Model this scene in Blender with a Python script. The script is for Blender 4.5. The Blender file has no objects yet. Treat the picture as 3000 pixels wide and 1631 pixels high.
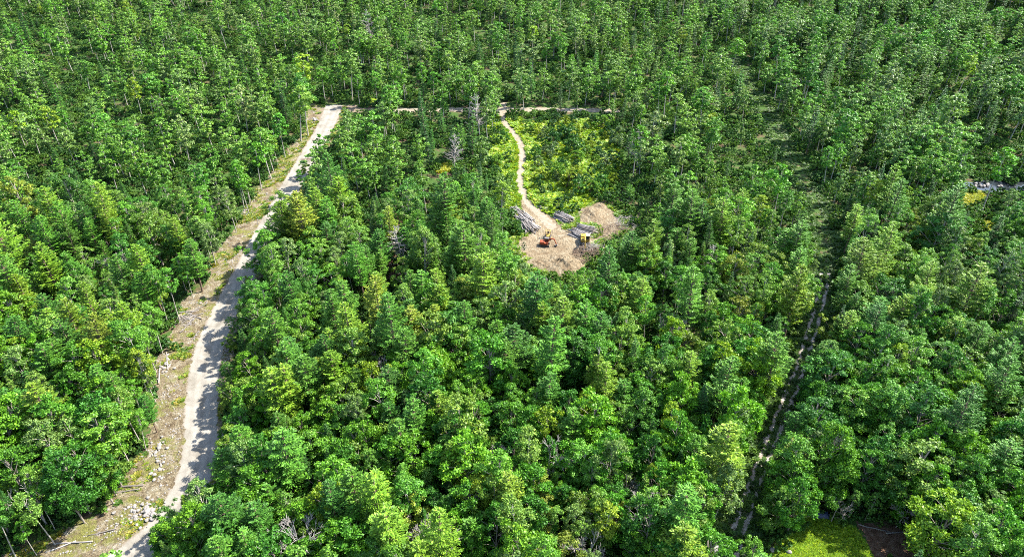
import bpy, bmesh, math, random
import numpy as np
from mathutils import Vector, Matrix
PI = math.pi
R = math.radians
rng = np.random.default_rng(7)
random.seed(7)
SC = bpy.context.scene
SUN_EL, SUN_AZ = R(47), R(24)        # azimuth measured from +x towards +y
COL = SC.collection

# ------------------------------------------------------------------ camera model (drone at 120 m)
CAM_H, PITCH, FPX = 120.0, R(35.0), 2142.0
CP, SP = math.cos(PITCH), math.sin(PITCH)
def project(x, y, z):
    x = np.asarray(x, float); y = np.asarray(y, float); z = np.asarray(z, float) - CAM_H
    d = y * CP - z * SP
    d = np.where(d < 1, 1, d)
    return 1500 + FPX * x / d, 815.5 - FPX * (y * SP + z * CP) / d, d
def at(u, v, z=0.0):
    a, b = (u - 1500) / FPX, (815.5 - v) / FPX
    dy, dz = CP + b * SP, -SP + b * CP
    t = (z - CAM_H) / dz
    return (a * t, dy * t)
def ats(px, z=0.0):
    return np.array([at(u, v, z) for u, v in px])

# ------------------------------------------------------------------ tags and linking
def tag(o, label=None, cat=None, group=None, kind=None):
    if label: o['label'] = label
    if cat: o['category'] = cat
    if group: o['group'] = group
    if kind: o['kind'] = kind
    return o
def empty(name, loc, rz=0.0):
    o = bpy.data.objects.new(name, None); o.empty_display_size = 0.3
    o.location = loc; o.rotation_euler = (0, 0, rz); COL.objects.link(o); return o
def link(name, me, parent=None, loc=None):
    o = bpy.data.objects.new(name, me); COL.objects.link(o)
    if parent: o.parent = parent
    if loc is not None: o.location = loc
    return o

# ------------------------------------------------------------------ materials
def new_mat(name):
    m = bpy.data.materials.new(name); m.use_nodes = True
    nt = m.node_tree; nt.nodes.clear()
    return m, nt, nt.nodes.new, nt.links.new
def principled(N, L, rough=0.8, spec=0.3):
    out = N('ShaderNodeOutputMaterial'); b = N('ShaderNodeBsdfPrincipled')
    b.inputs['Roughness'].default_value = rough
    b.inputs['Specular IOR Level'].default_value = spec
    L(b.outputs[0], out.inputs[0]); return b
def noise(N, L, scale, detail=4, rough=.6, vec=None, dist=0.0):
    n = N('ShaderNodeTexNoise'); n.inputs['Scale'].default_value = scale
    n.inputs['Detail'].default_value = detail; n.inputs['Roughness'].default_value = rough
    n.inputs['Distortion'].default_value = dist
    if vec: L(vec, n.inputs['Vector'])
    return n.outputs['Fac']
def ramp(N, L, fac, stops):
    r = N('ShaderNodeValToRGB'); e = r.color_ramp.elements
    while len(e) < len(stops): e.new(0.5)
    for i, (p, c) in enumerate(stops):
        e[i].position = p
        e[i].color = (*c, 1) if not isinstance(c, (int, float)) else (c, c, c, 1)
    L(fac, r.inputs[0]); return r.outputs[0]
def mixc(N, L, fac, a, b, mode='MIX'):
    m = N('ShaderNodeMix'); m.data_type = 'RGBA'; m.blend_type = mode
    for i, v in ((0, fac), (6, a), (7, b)):
        if hasattr(v, 'is_linked'): L(v, m.inputs[i])
        elif isinstance(v, tuple): m.inputs[i].default_value = (*v, 1)
        else: m.inputs[i].default_value = v
    return m.outputs[2]
def bump(N, L, h, strength, dist, b):
    n = N('ShaderNodeBump'); n.inputs['Strength'].default_value = strength
    n.inputs['Distance'].default_value = dist
    L(h, n.inputs['Height']); L(n.outputs[0], b.inputs['Normal'])
def coords(N):
    return N('ShaderNodeTexCoord').outputs['Object']

def plain(name, c, rough=.6, spec=.3, var=.25, scale=3.0, metal=0.0):
    m, nt, N, L = new_mat(name); b = principled(N, L, rough, spec)
    b.inputs['Metallic'].default_value = metal
    f = noise(N, L, scale, 5, .65, coords(N))
    d = tuple(x * (1 - var) for x in c); e = tuple(min(1, x * (1 + var)) for x in c)
    L(ramp(N, L, f, [(.3, d), (.7, e)]), b.inputs['Base Color']); return m

def leaf_material(name, transl=.3, rough=.5):
    m, nt, N, L = new_mat(name)
    out = N('ShaderNodeOutputMaterial')
    a = N('ShaderNodeAttribute'); a.attribute_type = 'INSTANCER'; a.attribute_name = 'color'
    v = N('ShaderNodeAttribute'); v.attribute_type = 'GEOMETRY'; v.attribute_name = 'leaf'
    # leaf to leaf variation of the species' own colour
    k = ramp(N, L, v.outputs['Fac'], [(0, (.45, .52, .50)), (.5, (.95, .95, .95)), (1, (1.85, 1.55, 1.6))])
    c = mixc(N, L, 1.0, a.outputs['Color'], k, 'MULTIPLY')
    b = N('ShaderNodeBsdfPrincipled'); b.inputs['Roughness'].default_value = rough
    b.inputs['Specular IOR Level'].default_value = .28
    L(c, b.inputs['Base Color'])
    t = N('ShaderNodeBsdfTranslucent')
    tc = mixc(N, L, 1.0, c, (1.25, 1.3, .55), 'MULTIPLY'); L(tc, t.inputs['Color'])
    mx = N('ShaderNodeMixShader'); mx.inputs[0].default_value = transl
    L(b.outputs[0], mx.inputs[1]); L(t.outputs[0], mx.inputs[2]); L(mx.outputs[0], out.inputs[0])
    return m
M = {}
M['leaf'] = leaf_material('leaf_surface', .24)
M['needle'] = leaf_material('needle_surface', .18, .55)
M['grass'] = leaf_material('grass_blades', .35)
M['bark_grey'] = plain('grey_bark', (.22, .19, .16), .85, .2, .35, 6)
M['bark_white'] = plain('pale_bark', (.33, .30, .26), .8, .2, .3, 5)
M['bark_brown'] = plain('brown_bark', (.15, .105, .075), .9, .2, .35, 6)
M['deadwood'] = plain('weathered_dead_wood', (.27, .245, .225), .85, .2, .25, 4)
M['rock'] = plain('pale_rock', (.21, .195, .18), .85, .2, .5, 2.5)
M['brush'] = plain('brush_twigs', (.17, .12, .085), .9, .2, .45, 1.2)
M['orange'] = plain('orange_paint', (.28, .06, .022), .6, .3, .4, 2.5)
M['yellow'] = plain('yellow_paint', (.33, .215, .035), .6, .3, .4, 2.5)
M['cream'] = plain('faded_roof_paint', (.36, .29, .19), .5, .4, .15, 2)
M['rubber'] = plain('dirty_steel_track', (.06, .052, .045), .8, .3, .4, 5)
M['glass'] = plain('dark_cab_glass', (.02, .03, .03), .12, .6, .1, 1)
M['steel'] = plain('worn_steel', (.13, .12, .11), .5, .4, .3, 4)
M['tarp'] = plain('dark_blue_tarp', (.025, .04, .085), .45, .4, .25, 3)

def log_mat():
    m, nt, N, L = new_mat('weathered_log_bark'); b = principled(N, L, .85, .2)
    oi = N('ShaderNodeObjectInfo')
    c0 = ramp(N, L, oi.outputs['Random'], [(0, (.13, .115, .105)), (.5, (.27, .25, .235)), (1, (.40, .38, .36))])
    f = noise(N, L, 4, 5, .7, coords(N))
    L(mixc(N, L, ramp(N, L, f, [(.35, .55), (.65, 0.0)]), c0, (.10, .08, .07)), b.inputs['Base Color']); return m
M['log'] = log_mat()
M['log_end'] = plain('cut_log_end', (.50, .38, .25), .8, .2, .2, 5)

def ground_mat():
    m, nt, N, L = new_mat('forest_floor'); b = principled(N, L, .95, .1)
    co = coords(N)
    a = ramp(N, L, noise(N, L, .9, 6, .7, co), [(.3, (.035, .026, .016)), (.5, (.085, .058, .034)), (.62, (.13, .09, .055)), (.75, (.20, .15, .10))])
    g = ramp(N, L, noise(N, L, .22, 5, .6, co), [(.36, 0.0), (.52, 1.0)])
    c = mixc(N, L, g, a, (.040, .080, .016))
    L(c, b.inputs['Base Color']); bump(N, L, noise(N, L, 2.2, 5, .7, co), .8, .3, b); return m
def road_mat():
    m, nt, N, L = new_mat('pale_gravel'); b = principled(N, L, .95, .1)
    co = coords(N)
    a = ramp(N, L, noise(N, L, .22, 6, .65, co, .6), [(.32, (0.157, 0.140, 0.113)), (.48, (0.215, 0.198, 0.167)), (.62, (0.249, 0.233, 0.201)), (.75, (0.290, 0.274, 0.243))])
    f = ramp(N, L, noise(N, L, 5, 7, .85, co), [(.3, .72), (.5, .98), (.7, 1.2)])
    c = mixc(N, L, 1.0, a, f, 'MULTIPLY')
    at_ = N('ShaderNodeAttribute'); at_.attribute_name = 'across'
    ad = N('ShaderNodeMath'); ad.operation = 'MULTIPLY_ADD'; L(noise(N, L, .35, 4, .6, co), ad.inputs[0]); ad.inputs[1].default_value = .9
    L(at_.outputs['Fac'], ad.inputs[2])
    dv = N('ShaderNodeMath'); dv.operation = 'DIVIDE'; L(ad.outputs[0], dv.inputs[0]); dv.inputs[1].default_value = 4.5
    t = ramp(N, L, dv.outputs[0], [(0, .86), (.16, .84), (.30, 1.08), (.42, 1.06), (.55, .88), (.72, 1.0), (.86, .92), (.98, .72)])
    c = mixc(N, L, .8, c, t, 'MULTIPLY')
    e = ramp(N, L, dv.outputs[0], [(.82, 0.0), (1.0, .75)])
    c = mixc(N, L, e, c, (0.157, 0.115, 0.073))
    L(c, b.inputs['Base Color']); bump(N, L, noise(N, L, 5, 5, .75, co), .6, .1, b); return m
def verge_mat():
    m, nt, N, L = new_mat('rough_verge_soil'); b = principled(N, L, .95, .1)
    co = coords(N)
    a = ramp(N, L, noise(N, L, .45, 8, .82, co, .8), [(.34, (0.053, 0.037, 0.022)), (.44, (0.130, 0.099, 0.060)), (.53, (0.192, 0.160, 0.102)), (.62, (0.278, 0.253, 0.198)), (.70, (0.384, 0.385, 0.360))])
    g = ramp(N, L, noise(N, L, .13, 6, .75, co, .4), [(.50, 0.0), (.58, .85)])
    c = mixc(N, L, g, a, (0.144, 0.149, 0.036))
    f = ramp(N, L, noise(N, L, 3.2, 6, .85, co), [(.36, .45), (.5, .95), (.64, 1.5)])
    c = mixc(N, L, 1.0, c, f, 'MULTIPLY')
    d = ramp(N, L, noise(N, L, 1.3, 5, .75, co, 1.6), [(.36, .8), (.43, 0.0)])
    c = mixc(N, L, d, c, (0.038, 0.030, 0.019))
    L(c, b.inputs['Base Color']); bump(N, L, noise(N, L, 1.6, 7, .8, co), 1.0, .6, b); return m
def yard_mat():
    m, nt, N, L = new_mat('churned_sandy_soil'); b = principled(N, L, .95, .1)
    co = coords(N)
    a = ramp(N, L, noise(N, L, .11, 8, .78, co, 1.4), [(.32, (0.095, 0.064, 0.036)), (.42, (0.162, 0.119, 0.072)), (.52, (0.218, 0.175, 0.113)), (.62, (0.263, 0.226, 0.163)), (.74, (0.325, 0.298, 0.241))])
    w = N('ShaderNodeTexWave'); w.inputs['Scale'].default_value = .42; w.inputs['Distortion'].default_value = 11
    w.inputs['Detail'].default_value = 5; w.inputs['Detail Scale'].default_value = 1.1; L(co, w.inputs['Vector'])
    r = ramp(N, L, w.outputs['Fac'], [(0, .6), (.2, 0.0)])
    c = mixc(N, L, r, a, (0.095, 0.066, 0.039))
    f = ramp(N, L, noise(N, L, 1.7, 8, .85, co), [(.34, .5), (.5, .95), (.66, 1.4)])
    c = mixc(N, L, 1.0, c, f, 'MULTIPLY')
    L(c, b.inputs['Base Color']); bump(N, L, noise(N, L, 1.1, 7, .8, co), 1.0, .5, b); return m
def meadow_mat():
    m, nt, N, L = new_mat('meadow_turf'); b = principled(N, L, .95, .1)
    co = coords(N)
    a = ramp(N, L, noise(N, L, .35, 6, .7, co, .5), [(.3, (.05, .11, .012)), (.5, (.12, .20, .014)), (.7, (.20, .24, .022))])
    L(a, b.inputs['Base Color']); bump(N, L, noise(N, L, 2.5, 5, .7, co), .8, .3, b); return m
def path_mat():
    m, nt, N, L = new_mat('sandy_track'); b = principled(N, L, .95, .1)
    co = coords(N)
    a = ramp(N, L, noise(N, L, .7, 6, .7, co), [(.3, (0.149, 0.117, 0.077)), (.5, (0.218, 0.183, 0.134)), (.7, (0.268, 0.238, 0.194))])
    L(a, b.inputs['Base Color']); bump(N, L, noise(N, L, 3, 5, .7, co), .6, .2, b); return m
def dark_track_mat():
    m, nt, N, L = new_mat('worn_forest_track'); b = principled(N, L, .95, .1)
    co = coords(N)
    a = ramp(N, L, noise(N, L, .8, 6, .7, co), [(.32, (.16, .13, .10)), (.52, (.29, .255, .22)), (.7, (.44, .41, .38))])
    L(a, b.inputs['Base Color']); bump(N, L, noise(N, L, 3, 5, .7, co), .6, .2, b); return m
def lawn_mat():
    m, nt, N, L = new_mat('mown_lawn'); b = principled(N, L, .95, .1)
    co = coords(N)
    a = ramp(N, L, noise(N, L, .5, 7, .75, co, .7), [(.3, (.09, .18, .006)), (.5, (.15, .26, .008)), (.72, (.22, .30, .015))])
    L(a, b.inputs['Base Color']); bump(N, L, noise(N, L, 3.5, 5, .7, co), .6, .15, b); return m
def litter_mat():
    m, nt, N, L = new_mat('red_brown_leaf_litter'); b = principled(N, L, .95, .1)
    co = coords(N)
    a = ramp(N, L, noise(N, L, .9, 7, .75, co), [(.3, (0.040, 0.022, 0.014)), (.45, (0.106, 0.058, 0.035)), (.58, (0.158, 0.099, 0.065)), (.7, (0.211, 0.161, 0.125))])
    L(a, b.inputs['Base Color']); bump(N, L, noise(N, L, 1.8, 5, .75, co), 1, .4, b); return m
def water_mat():
    m, nt, N, L = new_mat('dark_pond_water'); b = principled(N, L, .12, .5)
    L(ramp(N, L, noise(N, L, .2, 3, .5, coords(N)), [(.3, (.012, .016, .018)), (.7, (.03, .035, .04))]), b.inputs['Base Color'])
    bump(N, L, noise(N, L, 1.5, 3, .5, coords(N)), .15, .1, b); return m

# ------------------------------------------------------------------ mesh helpers
def mesh_from(name, V, F4=None, F3=None, mats=(), leafv=None, matidx=None, smooth=False):
    me = bpy.data.meshes.new(name)
    V = np.asarray(V, np.float32)
    n4 = 0 if F4 is None else len(F4); n3 = 0 if F3 is None else len(F3)
    idx = np.concatenate([np.asarray(F4, np.int32).ravel() if n4 else np.zeros(0, np.int32),
                          np.asarray(F3, np.int32).ravel() if n3 else np.zeros(0, np.int32)])
    tot = np.concatenate([np.full(n4, 4, np.int32), np.full(n3, 3, np.int32)])
    st = np.concatenate([[0], np.cumsum(tot)[:-1]]).astype(np.int32)
    me.vertices.add(len(V)); me.vertices.foreach_set('co', V.ravel())
    me.loops.add(len(idx)); me.loops.foreach_set('vertex_index', idx)
    me.polygons.add(len(tot)); me.polygons.foreach_set('loop_start', st)
    try: me.polygons.foreach_set('loop_total', tot)
    except Exception: pass
    for m in mats: me.materials.append(m)
    if matidx is not None: me.polygons.foreach_set('material_index', np.asarray(matidx, np.int32))
    if smooth: me.polygons.foreach_set('use_smooth', np.ones(len(tot), bool))
    if leafv is not None:
        a = me.attributes.new('leaf', 'FLOAT', 'POINT'); a.data.foreach_set('value', np.asarray(leafv, np.float32))
    me.update(calc_edges=True); return me
def nrm(v):
    return v / np.maximum(np.linalg.norm(v, axis=-1, keepdims=True), 1e-9)
class Leaves:
    """collects pointed leaf-cluster quads"""
    def __init__(s): s.c, s.a, s.n, s.l, s.w = [], [], [], [], []
    def add(s, c, axis, normal, l, w):
        s.c.append(c); s.a.append(nrm(axis)); s.n.append(nrm(normal)); s.l.append(l); s.w.append(w)
    def arrays(s, r):
        c = np.concatenate(s.c); a = np.concatenate(s.a); n = np.concatenate(s.n)
        l = np.concatenate(s.l)[:, None]; w = np.concatenate(s.w)[:, None]
        b = nrm(np.cross(n, a))
        up = nrm(np.cross(a, b))
        V = np.stack([c - a * l * .5, c + b * w * .5 + up * w * .12, c + a * l * .5 - up * w * .15, c - b * w * .5 + up * w * .12], 1).reshape(-1, 3)
        F = np.arange(len(V)).reshape(-1, 4)
        lv = np.repeat(r.random(len(c)), 4)
        return V, F, lv
def tube(path, radii, sides=6):
    path = np.asarray(path, float); n = len(path)
    t = nrm(np.gradient(path, axis=0))
    ref = np.where(np.abs(t[:, 2:3]) > .9, np.array([[1.0, 0, 0]]), np.array([[0, 0, 1.0]]))
    u = nrm(np.cross(t, ref)); v = np.cross(t, u)
    ang = np.linspace(0, 2 * PI, sides, endpoint=False)
    V = path[:, None] + np.asarray(radii)[:, None, None] * (u[:, None] * np.cos(ang)[None, :, None] + v[:, None] * np.sin(ang)[None, :, None])
    F = []
    for i in range(n - 1):
        for k in range(sides):
            k2 = (k + 1) % sides
            F.append((i * sides + k, i * sides + k2, (i + 1) * sides + k2, (i + 1) * sides + k))
    return V.reshape(-1, 3), np.array(F)
def join_tubes(ts):
    V, F, o = [], [], 0
    for v, f in ts: V.append(v); F.append(f + o); o += len(v)
    return np.concatenate(V), np.concatenate(F)
def rdir(r, n): return nrm(r.normal(size=(n, 3)))

# ------------------------------------------------------------------ tree meshes
def stem(r, H, rad, bend=.4, n=7):
    z = np.linspace(-.3, H, n); ph = r.random() * 6.3
    x = bend * np.sin(z / H * 2.2 + ph) - bend * math.sin(ph); y = bend * np.cos(z / H * 1.9 + ph) - bend * math.cos(ph)
    return np.stack([x, y, z], 1), rad * (1 - .82 * np.clip(z / H, 0, 1))
def stem_at(path, z):
    return np.array([np.interp(z, path[:, 2], path[:, 0]), np.interp(z, path[:, 2], path[:, 1]), z])

def broadleaf(seed, H, Rm, zb, ncl, nleaf, ls, rc, tmax=.42, trunk=.2, spiky=.35, lob=.22, far=False):
    r = np.random.default_rng(seed)
    path, rad = stem(r, H * .9, trunk)
    tubes = [tube(path, rad, 5 if far else 7)]
    L = Leaves(); ph = r.random(3) * 6.3
    hole = r.random() * 6.3
    cl = []
    for i in range(ncl):
        t = (i + .5 + r.uniform(-.5, .5)) / ncl; t = t ** .8
        az = i * 2.39996 + r.normal() * .35
        pr = math.sqrt(max(0, 1 - ((t - tmax) / (1 - tmax)) ** 2)) if t > tmax else .42 + .58 * (t / tmax) ** .8
        lobe = 1 + lob * math.sin(2 * az + ph[0]) + lob * .7 * math.sin(3 * az + ph[1] + 3 * t)
        if math.cos(az - hole) > .86 and r.random() < .6: continue
        rr = Rm * pr * lobe * (r.uniform(.70, 1.0) if r.random() < .82 else r.uniform(.1, .6))
        z = zb + (H - zb) * t * r.uniform(.94, 1.05)
        c = np.array([rr * math.cos(az), rr * math.sin(az), z]) + stem_at(path, min(z, H * .9)) * [1, 1, 0]
        cl.append((c, rc * r.uniform(.65, 1.35) * (1.12 - .35 * t)))
    if not far or True:
        for c, q in cl[::(4 if far else 2)]:
            z0 = max(zb * .8, c[2] - np.hypot(c[0], c[1]) * .9 - .6); p0 = stem_at(path, min(z0, H * .8))
            mid = (p0 + c) / 2 + [0, 0, .25]
            tubes.append(tube([p0, mid, c], [trunk * .34, trunk * .22, .025], 4))
    for c, q in cl:
        n = int(nleaf * (q / rc) ** 1.6)
        out = nrm(np.array([[c[0], c[1], max(.5, (c[2] - zb) * .55)]]))
        d = nrm(rdir(r, n) + out * .75 + np.array([[0, 0, .35]]))
        pos = c + d * q * (r.random((n, 1)) ** .45) * np.array([[1, 1, .78]]) * r.uniform(.8, 1.15, (n, 1))
        k = r.random(n) < spiky
        ax = np.where(k[:, None], d + .45 * rdir(r, n) + [0, 0, .25], np.cross(d, rdir(r, n)) + .35 * d)
        no = np.where(k[:, None], np.cross(d, rdir(r, n)) + [0, 0, .3], d + .55 * rdir(r, n))
        l = ls * r.uniform(.7, 1.5, n) * np.where(k, 1.35, 1.0)
        L.add(pos, ax, no, l, l * np.where(k, .42, .68))
    return L, tubes, r
def pine(seed, H, Rm, zb, nwh, nbr, nt, ls, trunk=.26, far=False, droop=0.0, dens=1.0, irregular=.35, lean=.6):
    r = np.random.default_rng(seed)
    path, rad = stem(r, H, trunk, .3, 8)
    tubes = [tube(path, rad, 5 if far else 7)]
    L = Leaves()
    for w in range(nwh):
        t = (w + r.uniform(-.3, .3)) / (nwh - 1); t = min(max(t, 0), 1)
        z = zb + (H - zb) * t ** .92 * .985
        prof = (.55 + .45 * min(1, t / .3)) * (1 - t) ** lean + .05
        for b in range(nbr):
            if r.random() < .10: continue
            az = 6.283 * b / nbr + w * 1.1 + r.normal() * .22
            Lb = Rm * prof * r.uniform(1 - irregular, 1 + irregular * .7)
            if Lb < .18: Lb = .18
            p0 = stem_at(path, z)
            dirh = np.array([math.cos(az), math.sin(az), 0])
            rise = .30 + .55 * t - droop * (1 - t)
            def P(s): return p0 + dirh * Lb * s + np.array([0, 0, 1]) * Lb * (rise * s * .55 + (.18 - droop * .25) * s * s)
            if Lb > .8 and (not far or b % 2 == 0): tubes.append(tube([P(0), P(.5), P(.92)], [trunk * .2, trunk * .13, .02], 4))
            n = max(4, int(nt * dens * (Lb / Rm) ** 1.1 + 3))
            s = r.uniform(.22, 1.02, n); side = np.array([-dirh[1], dirh[0], 0])
            lat = r.normal(size=n) * Lb * .23 * (1.15 - s * .75)
            c = np.array([P(q) for q in s]) + lat[:, None] * side + np.array([0, 0, 1]) * r.uniform(-.06, .16, n)[:, None]
            ax = dirh * 1.0 + side * (np.sign(lat) * r.uniform(.1, .9, n))[:, None] + np.array([0, 0, 1]) * r.uniform(-.05, .75, n)[:, None] + rdir(r, n) * .25
            no = np.array([[0, 0, 1]]) + .65 * rdir(r, n) - dirh * .2
            l = ls * r.uniform(.7, 1.45, n)
            L.add(c, ax, no, l, l * r.uniform(.28, .48, n))
    return L, tubes, r

SPEC = {}   # kind -> dict(near=[(crown, trunk)], far=[mesh], H, R)
def build_kind(kind, fn, near_kw, far_kw, nv, nf, leafm, barkm, H, Rm):
    near, far = [], []
    for i in range(nv):
        L, tb, r = fn(seed=hash_seed(kind, i), **near_kw(i))
        V, F, lv = L.arrays(r)
        cm = mesh_from(kind + '_crown', V, F, mats=[leafm], leafv=lv)
        tv, tf = join_tubes(tb)
        tm = mesh_from(kind + '_trunk', tv, tf, mats=[barkm], smooth=True)
        near.append((cm, tm))
    for i in range(nf):
        L, tb, r = fn(seed=hash_seed(kind, 50 + i), **far_kw(i))
        V, F, lv = L.arrays(r); tv, tf = join_tubes(tb)
        me = mesh_from(kind + '_whole', np.concatenate([V, tv]), np.concatenate([F, tf + len(V)]), mats=[leafm, barkm],
                       leafv=np.concatenate([lv, np.zeros(len(tv))]), matidx=np.concatenate([np.zeros(len(F)), np.ones(len(tf))]))
        far.append(me)
    SPEC[kind] = dict(near=near, far=far, H=H, R=Rm)
def hash_seed(k, i): return sum(ord(c) * (j + 3) for j, c in enumerate(k)) * 131 + i * 17
J = lambda i, a, s: a * (1 + s * math.sin(i * 2.7 + 1))
build_kind('maple_tree', broadleaf,
    lambda i: dict(H=J(i, 14.5, .06), Rm=J(i + 2, 3.1, .1), zb=3.8, ncl=56, nleaf=150, ls=.30, rc=.96, spiky=.55),
    lambda i: dict(H=J(i, 14.5, .08), Rm=J(i + 2, 3.1, .12), zb=3.6, ncl=42, nleaf=70, ls=.47, rc=1.05, spiky=.5, far=True), 5, 5, M['leaf'], M['bark_grey'], 14.5, 3.1)
build_kind('oak_tree', broadleaf,
    lambda i: dict(H=J(i, 13.5, .06), Rm=J(i + 1, 3.5, .1), zb=3.6, ncl=44, nleaf=170, ls=.285, rc=1.15, tmax=.5, lob=.3, spiky=.2, trunk=.25),
    lambda i: dict(H=J(i, 13.5, .08), Rm=J(i + 1, 3.5, .12), zb=3.4, ncl=34, nleaf=90, ls=.45, rc=1.25, tmax=.5, lob=.3, spiky=.2, trunk=.25, far=True), 4, 4, M['leaf'], M['bark_grey'], 13.5, 3.5)
build_kind('birch_tree', broadleaf,
    lambda i: dict(H=J(i, 14, .07), Rm=J(i + 1, 2.3, .12), zb=5.2, ncl=50, nleaf=115, ls=.22, rc=.74, tmax=.45, lob=.3, spiky=.3, trunk=.13),
    lambda i: dict(H=J(i, 14, .08), Rm=J(i + 1, 2.3, .12), zb=5.0, ncl=36, nleaf=56, ls=.42, rc=.8, tmax=.45, lob=.3, spiky=.3, trunk=.13, far=True), 4, 4, M['leaf'], M['bark_white'], 14, 2.3)
build_kind('poplar_tree', broadleaf,
    lambda i: dict(H=J(i, 16, .06), Rm=J(i + 1, 2.0, .12), zb=8.6, ncl=36, nleaf=140, ls=.24, rc=.82, tmax=.4, lob=.25, spiky=.35, trunk=.14),
    lambda i: dict(H=J(i, 16, .07), Rm=J(i + 1, 2.0, .12), zb=8.3, ncl=28, nleaf=62, ls=.43, rc=.9, tmax=.4, lob=.25, spiky=.35, trunk=.15, far=True), 4, 4, M['leaf'], M['bark_white'], 16, 2.0)
build_kind('pine_tree', pine,
    lambda i: dict(H=J(i, 18.5, .05), Rm=J(i + 1, 3.5, .1), zb=6.2, nwh=16, nbr=6, nt=118, ls=.43),
    lambda i: dict(H=J(i, 18.5, .07), Rm=J(i + 1, 3.4, .12), zb=6.0, nwh=13, nbr=6, nt=52, ls=.64, far=True), 5, 5, M['needle'], M['bark_brown'], 18.5, 3.4)
build_kind('spruce_tree', pine,
    lambda i: dict(H=J(i, 14.5, .06), Rm=J(i + 1, 1.95, .1), zb=2.6, nwh=24, nbr=7, nt=44, ls=.32, droop=.55, irregular=.22, lean=.85, trunk=.16),
    lambda i: dict(H=J(i, 14.5, .08), Rm=J(i + 1, 1.95, .12), zb=2.4, nwh=18, nbr=6, nt=22, ls=.50, droop=.55, irregular=.22, lean=.85, trunk=.16, far=True), 4, 4, M['needle'], M['bark_brown'], 14.5, 1.95)
def shrub_fn(seed, H, Rm, ncl, nleaf, ls, rc, far=False):
    return broadleaf(seed, H, Rm, H * .12, ncl, nleaf, ls, rc, tmax=.35, trunk=.06, spiky=.45, far=far)
build_kind('shrub', shrub_fn, lambda i: dict(H=J(i, 3.6, .15), Rm=J(i + 1, 1.7, .15), ncl=26, nleaf=62, ls=.30, rc=.58),
    lambda i: dict(H=J(i, 1.5, .15), Rm=J(i + 1, 1.3, .15), ncl=12, nleaf=34, ls=.36, rc=.45, far=True), 4, 4, M['leaf'], M['bark_brown'], 3.6, 1.7)

def dead_mesh(seed, H, style):
    r = np.random.default_rng(seed)
    path, rad = stem(r, H, .16, .35, 8); rad = np.maximum(rad, .05)
    T = [tube(path, rad, 6)]
    if style == 'conifer':
        for i in range(64):
            z = H * r.uniform(.25, .99); az = i * 2.4 + r.normal() * .3
            Lb = (.5 + 3.3 * (1 - (z / H - .25) / .75) ** .7) * r.uniform(.5, 1.1)
            p0 = stem_at(path, z); d = np.array([math.cos(az), math.sin(az), r.uniform(-.05, .45)])
            p1 = p0 + d * Lb * .5 + [0, 0, .1 * Lb]; p2 = p0 + d * Lb + [0, 0, .32 * Lb]
            T.append(tube([p0, p1, p2], [.06, .05, .025], 4))
            for q in range(2):
                s = r.uniform(.4, .85); b0 = p0 + (p2 - p0) * s; e = b0 + (d + rdir(r, 1)[0] * .8) * Lb * .3
                T.append(tube([b0, e], [.04, .02], 3))
    else:
        def grow(p, d, L, rad, lev):
            d = d / np.linalg.norm(d)
            m = p + d * L * .5 + rdir(r, 1)[0] * L * .06; e = p + d * L
            T.append(tube([p, m, e], [rad, rad * .8, rad * .55], 5 if lev == 0 else 4))
            if lev < 3:
                for k in range(4 if lev < 2 else 3):
                    nd = d + rdir(r, 1)[0] * .85 + np.array([0, 0, .22])
                    grow(p + (e - p) * r.uniform(.55, 1), nd, L * r.uniform(.5, .75), max(.03, rad * .58), lev + 1)
        for k in range(6):
            az = k * 1.05 + r.normal() * .3; z = H * r.uniform(.38, .72)
            grow(stem_at(path, z), np.array([math.cos(az), math.sin(az), r.uniform(.5, 1.2)]), H * r.uniform(.17, .26), .085, 0)
    V, F = join_tubes(T)
    return mesh_from('dead_tree', V, F, mats=[M['deadwood']], smooth=True)
DEAD = {'c': [dead_mesh(900 + i, 13, 'conifer') for i in range(3)], 'h': [dead_mesh(950 + i, 11, 'hard') for i in range(3)]}

# ------------------------------------------------------------------ the layout, measured on the photograph and laid on the ground
ROAD_L = [(60, 1760), (200, 1680), (318, 1631), (373, 1593), (417, 1554), (458, 1507), (495, 1453), (512, 1414), (530, 1360), (538, 1305), (538, 1243), (541, 1189), (547, 1127),
    (555, 1080), (561, 1037), (583, 991), (598, 952), (614, 925), (633, 886), (657, 839), (676, 812), (695, 777), (715, 730), (738, 692), (761, 653), (785, 610),
    (808, 571), (831, 530), (851, 497), (874, 462), (896, 424), (918, 390), (933, 360), (945, 335), (952, 312)]
ROAD_R_VIS = [(1004, 323), (983, 341), (965, 365), (966, 398), (924, 417), (900, 448), (874, 483), (872, 516), (836, 544), (806, 587), (793, 633), (758, 692), (758, 715), (734, 754),
    (752, 788), (690, 812), (640, 838), (632, 886), (652, 917), (676, 938), (637, 971), (614, 1030), (600, 1084), (614, 1127), (606, 1170), (617, 1216), (637, 1263), (644, 1321),
    (637, 1375), (605, 1408), (540, 1432), (530, 1470), (492, 1500), (458, 1538), (411, 1589), (380, 1640)]
VERGE_L = [(-40, 1660), (110, 1631), (200, 1565), (300, 1545), (345, 1476), (388, 1422), (427, 1360), (462, 1290), (470, 1243), (481, 1166), (480, 1100), (470, 1055),
    (520, 1026), (528, 975), (540, 925), (572, 868), (622, 851), (633, 793), (641, 746), (680, 711), (711, 672), (738, 610), (761, 575), (781, 548),
    (808, 520), (827, 490), (846, 455), (874, 426), (903, 396), (922, 374), (914, 351), (912, 304)]
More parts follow.
